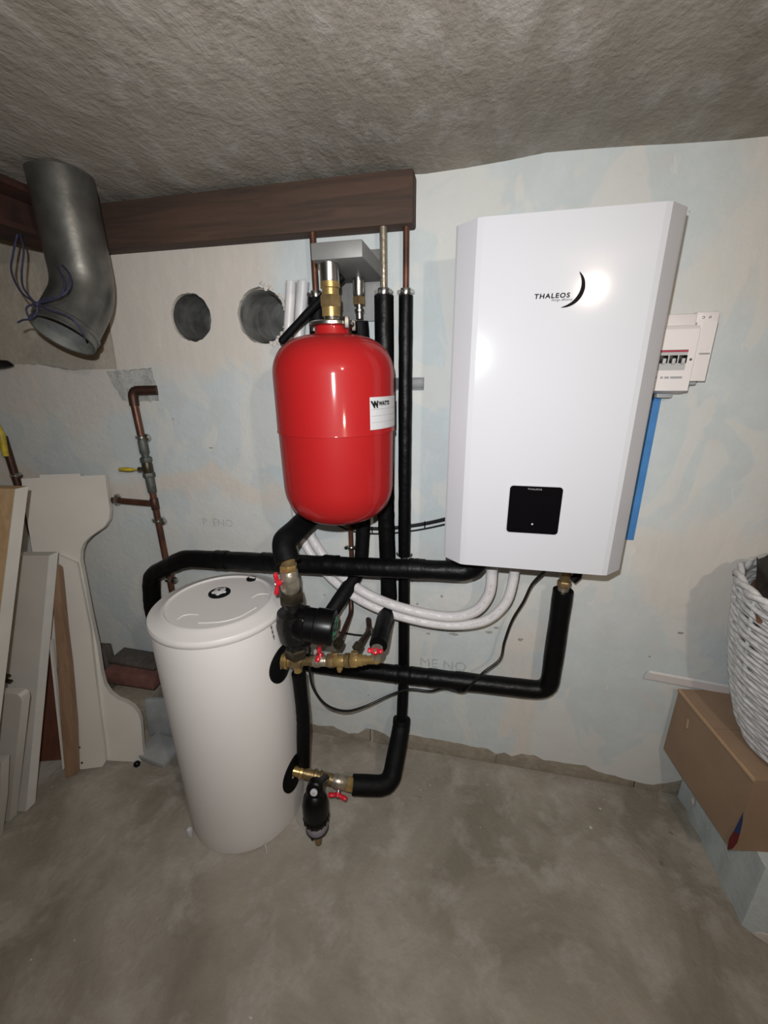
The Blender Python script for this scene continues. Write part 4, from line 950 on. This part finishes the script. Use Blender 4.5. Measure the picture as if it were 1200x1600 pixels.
# ================================================================== plinth, cardboard box, basket at the right
t = thing('masonry_plinth', 'low masonry plinth painted pale blue under cardboard box', 'plinth', (1.0, -.19, 0))
PZ = .235
b = MB(); k = 14
pts = [(.80, -.002)]+[(.806+.003*math.sin(j*1.7), -.02-.36*j/k) for j in range(1, k)]+[(.806, -.372), (.83, -.392), (.9, -.41), (1.05, -.425), (1.3, -.43), (1.3, -.002)]
b.prism([(x, y, 0) for x, y in pts], (0, 0, PZ)); b.build('painted_core', 'plinth', t, angle=30)
b = MB(); c = atZ(1185, 1460, .02)
b.prism([(.822, -.387, .004), (.85, -.402, .003), (.93, -.419, .003), (.93, -.419, .03), (.89, -.410, .044), (.85, -.402, .038), (.83, -.394, .026)], (-.002, -.004, 0)); b.build('bare_plaster_patch', 'plaster', t)
p = atX(1081, 1252, .797); MB().ball((.799, p.y, p.z), .009, 8, (.25, 1, 1.6)).build('paint_chip', 'plaster', t)
# box, turned a little
c0 = V((.700, -.03, 0)); c1 = V((.741, -.342, 0)); ld_ = (c1-c0).normalized(); rd_ = V((-ld_.y, ld_.x, 0)); bl = (c1-c0).length; bw = .46
z0, z1b = PZ, .481
t = thing('cardboard_box', 'brown cardboard box on pale blue plinth under wicker basket', 'box', c0.lerp(c1, .5)+V((0, 0, z0)))
def bp(a, c, z): return c0+ld_*a+rd_*c+V((0, 0, z))
def wallp(pts, th): return MB().prism(pts, th)
wallp([bp(0, 0, z0), bp(bl, 0, z0), bp(bl, 0, z1b), bp(bl*.5, -.004, z1b+.002), bp(0, 0, z1b)], rd_*.005).build('side_wall', 'card', t, angle=20)
wallp([bp(bl-.004, .005, z0), bp(bl-.004, bw, z0), bp(bl-.004, bw, z1b), bp(bl-.004, .005, z1b)], ld_*.004).build('front_wall', 'card', t)
wallp([bp(0, .005, z0), bp(0, bw, z0), bp(0, bw, z1b), bp(0, .005, z1b)], ld_*.004).build('back_wall', 'card', t)
wallp([bp(0, bw-.005, z0), bp(bl, bw-.005, z0), bp(bl, bw-.005, z1b), bp(0, bw-.005, z1b)], rd_*.005).build('side_wall', 'card', t)
for a, c_ in ((0, bl*.5-.001), (bl*.5+.001, bl)):
    wallp([bp(a, 0, z1b), bp(c_, 0, z1b), bp(c_, bw, z1b), bp(a, bw, z1b)], V((0, 0, .004))).build('top_flap', 'card', t)
wallp([bp(.004, .005, z0), bp(bl-.004, .005, z0), bp(bl-.004, bw-.005, z0), bp(.004, bw-.005, z0)], V((0, 0, .004))).build('bottom', 'card', t)
MB().tube([bp(0, .001, z1b), bp(bl*.35, -.001, z1b+.001), bp(bl*.7, 0, z1b), bp(bl, .001, z1b)], .006, 8, .1).build('worn_fold', 'cardedge', t)
# tear at the front corner showing red and blue inside
nc = (ld_-rd_).normalized(); pc_ = bp(bl, 0, z0)+nc*.003
def tear(l): return [onplane(x, y, pc_, nc) for x, y in l]
MB().prism(tear([(1136, 1326), (1139, 1311), (1146, 1300), (1156, 1303), (1152, 1317), (1145, 1326), (1138, 1328)]), -nc*.006).build('torn_corner', 'maroon', t, smooth=False)
MB().prism(tear([(1146, 1300), (1150, 1292), (1161, 1270), (1160, 1284), (1156, 1303)]), -nc*.006).build('torn_corner', 'navy', t, smooth=False)
MB().tube([bp(bl*.22, -.001, z1b-.05), bp(bl*.22+.004, -.001, z1b-.08)], .004, 8).build('card_crease', 'cardedge', t)
# white lath
a_ = atY(1009, 1052, -.012); b_ = atY(1150, 1078, -.018)
d_ = (b_-a_).normalized(); up_ = V((0, -.25, .97)); up_ = (up_-d_*up_.dot(d_)).normalized(); n_ = d_.cross(up_)
ln_ = (b_-a_).length+.1; hw = .0165
b = MB().prism([a_-up_*hw, a_+d_*ln_-up_*hw, a_+d_*ln_+up_*hw, a_+up_*hw+d_*.004], -n_*.009 if n_.y > 0 else n_*.009)
tag(b.build('white_lath', 'ebox', None, origin=a_), 'thin white wooden lath wedged between box and wall', 'lath')
# wicker basket
b0 = V((.985, -.23, z1b+.011)); b1 = V((.922, -.283, z1b+.470)); r0, r1 = .195, .262
t = thing('wicker_basket', 'white wicker basket standing on the cardboard box', 'basket', b0)
rows, ns = 40, 16
def bpt(f_, a, dr): 
    c = b0.lerp(b1, f_); r = r0+(r1-r0)*(f_**.8)+.012*math.sin(math.pi*f_); return c+V((math.cos(a), math.sin(a), 0))*(r+dr)
for k in range(rows):
    f_ = (k+.5)/rows; pts = []; seg = ns*5; ph = random.uniform(-.05, .05)
    for j in range(seg+1):
        a = 2*math.pi*j/seg; pts.append(bpt(f_, a, .0042*math.cos(a*ns/2*1.0+k*math.pi+ph))+V((0, 0, .0025*math.sin(a*5+k)+random.uniform(-.0008, .0008))))
    MB().tube(pts, .0060, 6, .10, False).build('wicker_strand', 'wicker', t, angle=80)
for j in range(ns):
    a = 2*math.pi*(j+.0)/ns
    MB().tube([bpt(f_/10, a, 0) for f_ in range(11)], .0055, 6).build('stake', 'wicker', t, angle=80)
for off in (0, 1):
    pts = [bpt(1.0, 2*math.pi*j/120, .006*math.cos(j*math.pi/5+off*math.pi))+V((0, 0, .008+.006*math.sin(j*math.pi/5+off*math.pi))) for j in range(121)]
    MB().tube(pts, .008, 6, .05, False).build('rim_braid', 'wicker', t, angle=80)
MB().lathe(b0+V((0, 0, .003)), (0, 0, 1), [(r0-.008, 0), (r0-.008, .008)], 40).build('base', 'wicker', t)
# dark leather bag in the basket
b = MB(); nA, nR = 40, 12; rid = []
rnd = random.Random(4)
for i in range(nR+1):
    rr = i/nR; ring = []
    for j in range(nA):
        a = 2*math.pi*j/nA; lump = .022*math.sin(3*a+1)+.018*math.sin(5*a-rr*6)+.014*math.sin(9*a+rr*9)
        edge = rr**3
        zz = b1.z-.060+lump*(.4+.4*rr)+.035*edge*(1 if math.sin(a) < .2 else 2.6)
        c = bpt(.9, a, -.018); p = b1.lerp(c, rr); ring.append((p.x, p.y, zz))
    rid.append(b.ring(ring))
for i in range(nR): b.bridge(rid[i], rid[i+1])
t = thing('leather_bag', 'dark brown leather bag stuffed inside the wicker basket', 'bag', b1-V((0, 0, .1)))
b.build('bag_body', 'cloth', t, angle=180)
sp = [atZ(x, y, b1.z-.035+dz) for x, y, dz in ((1188, 905, 0), (1177, 914, .004), (1178, 935, .006), (1183, 955, .006), (1187, 972, .0))]
MB().tube(crom(sp, 6), .0055, 8, .05, True, .6).build('bag_strap', 'leather', t)
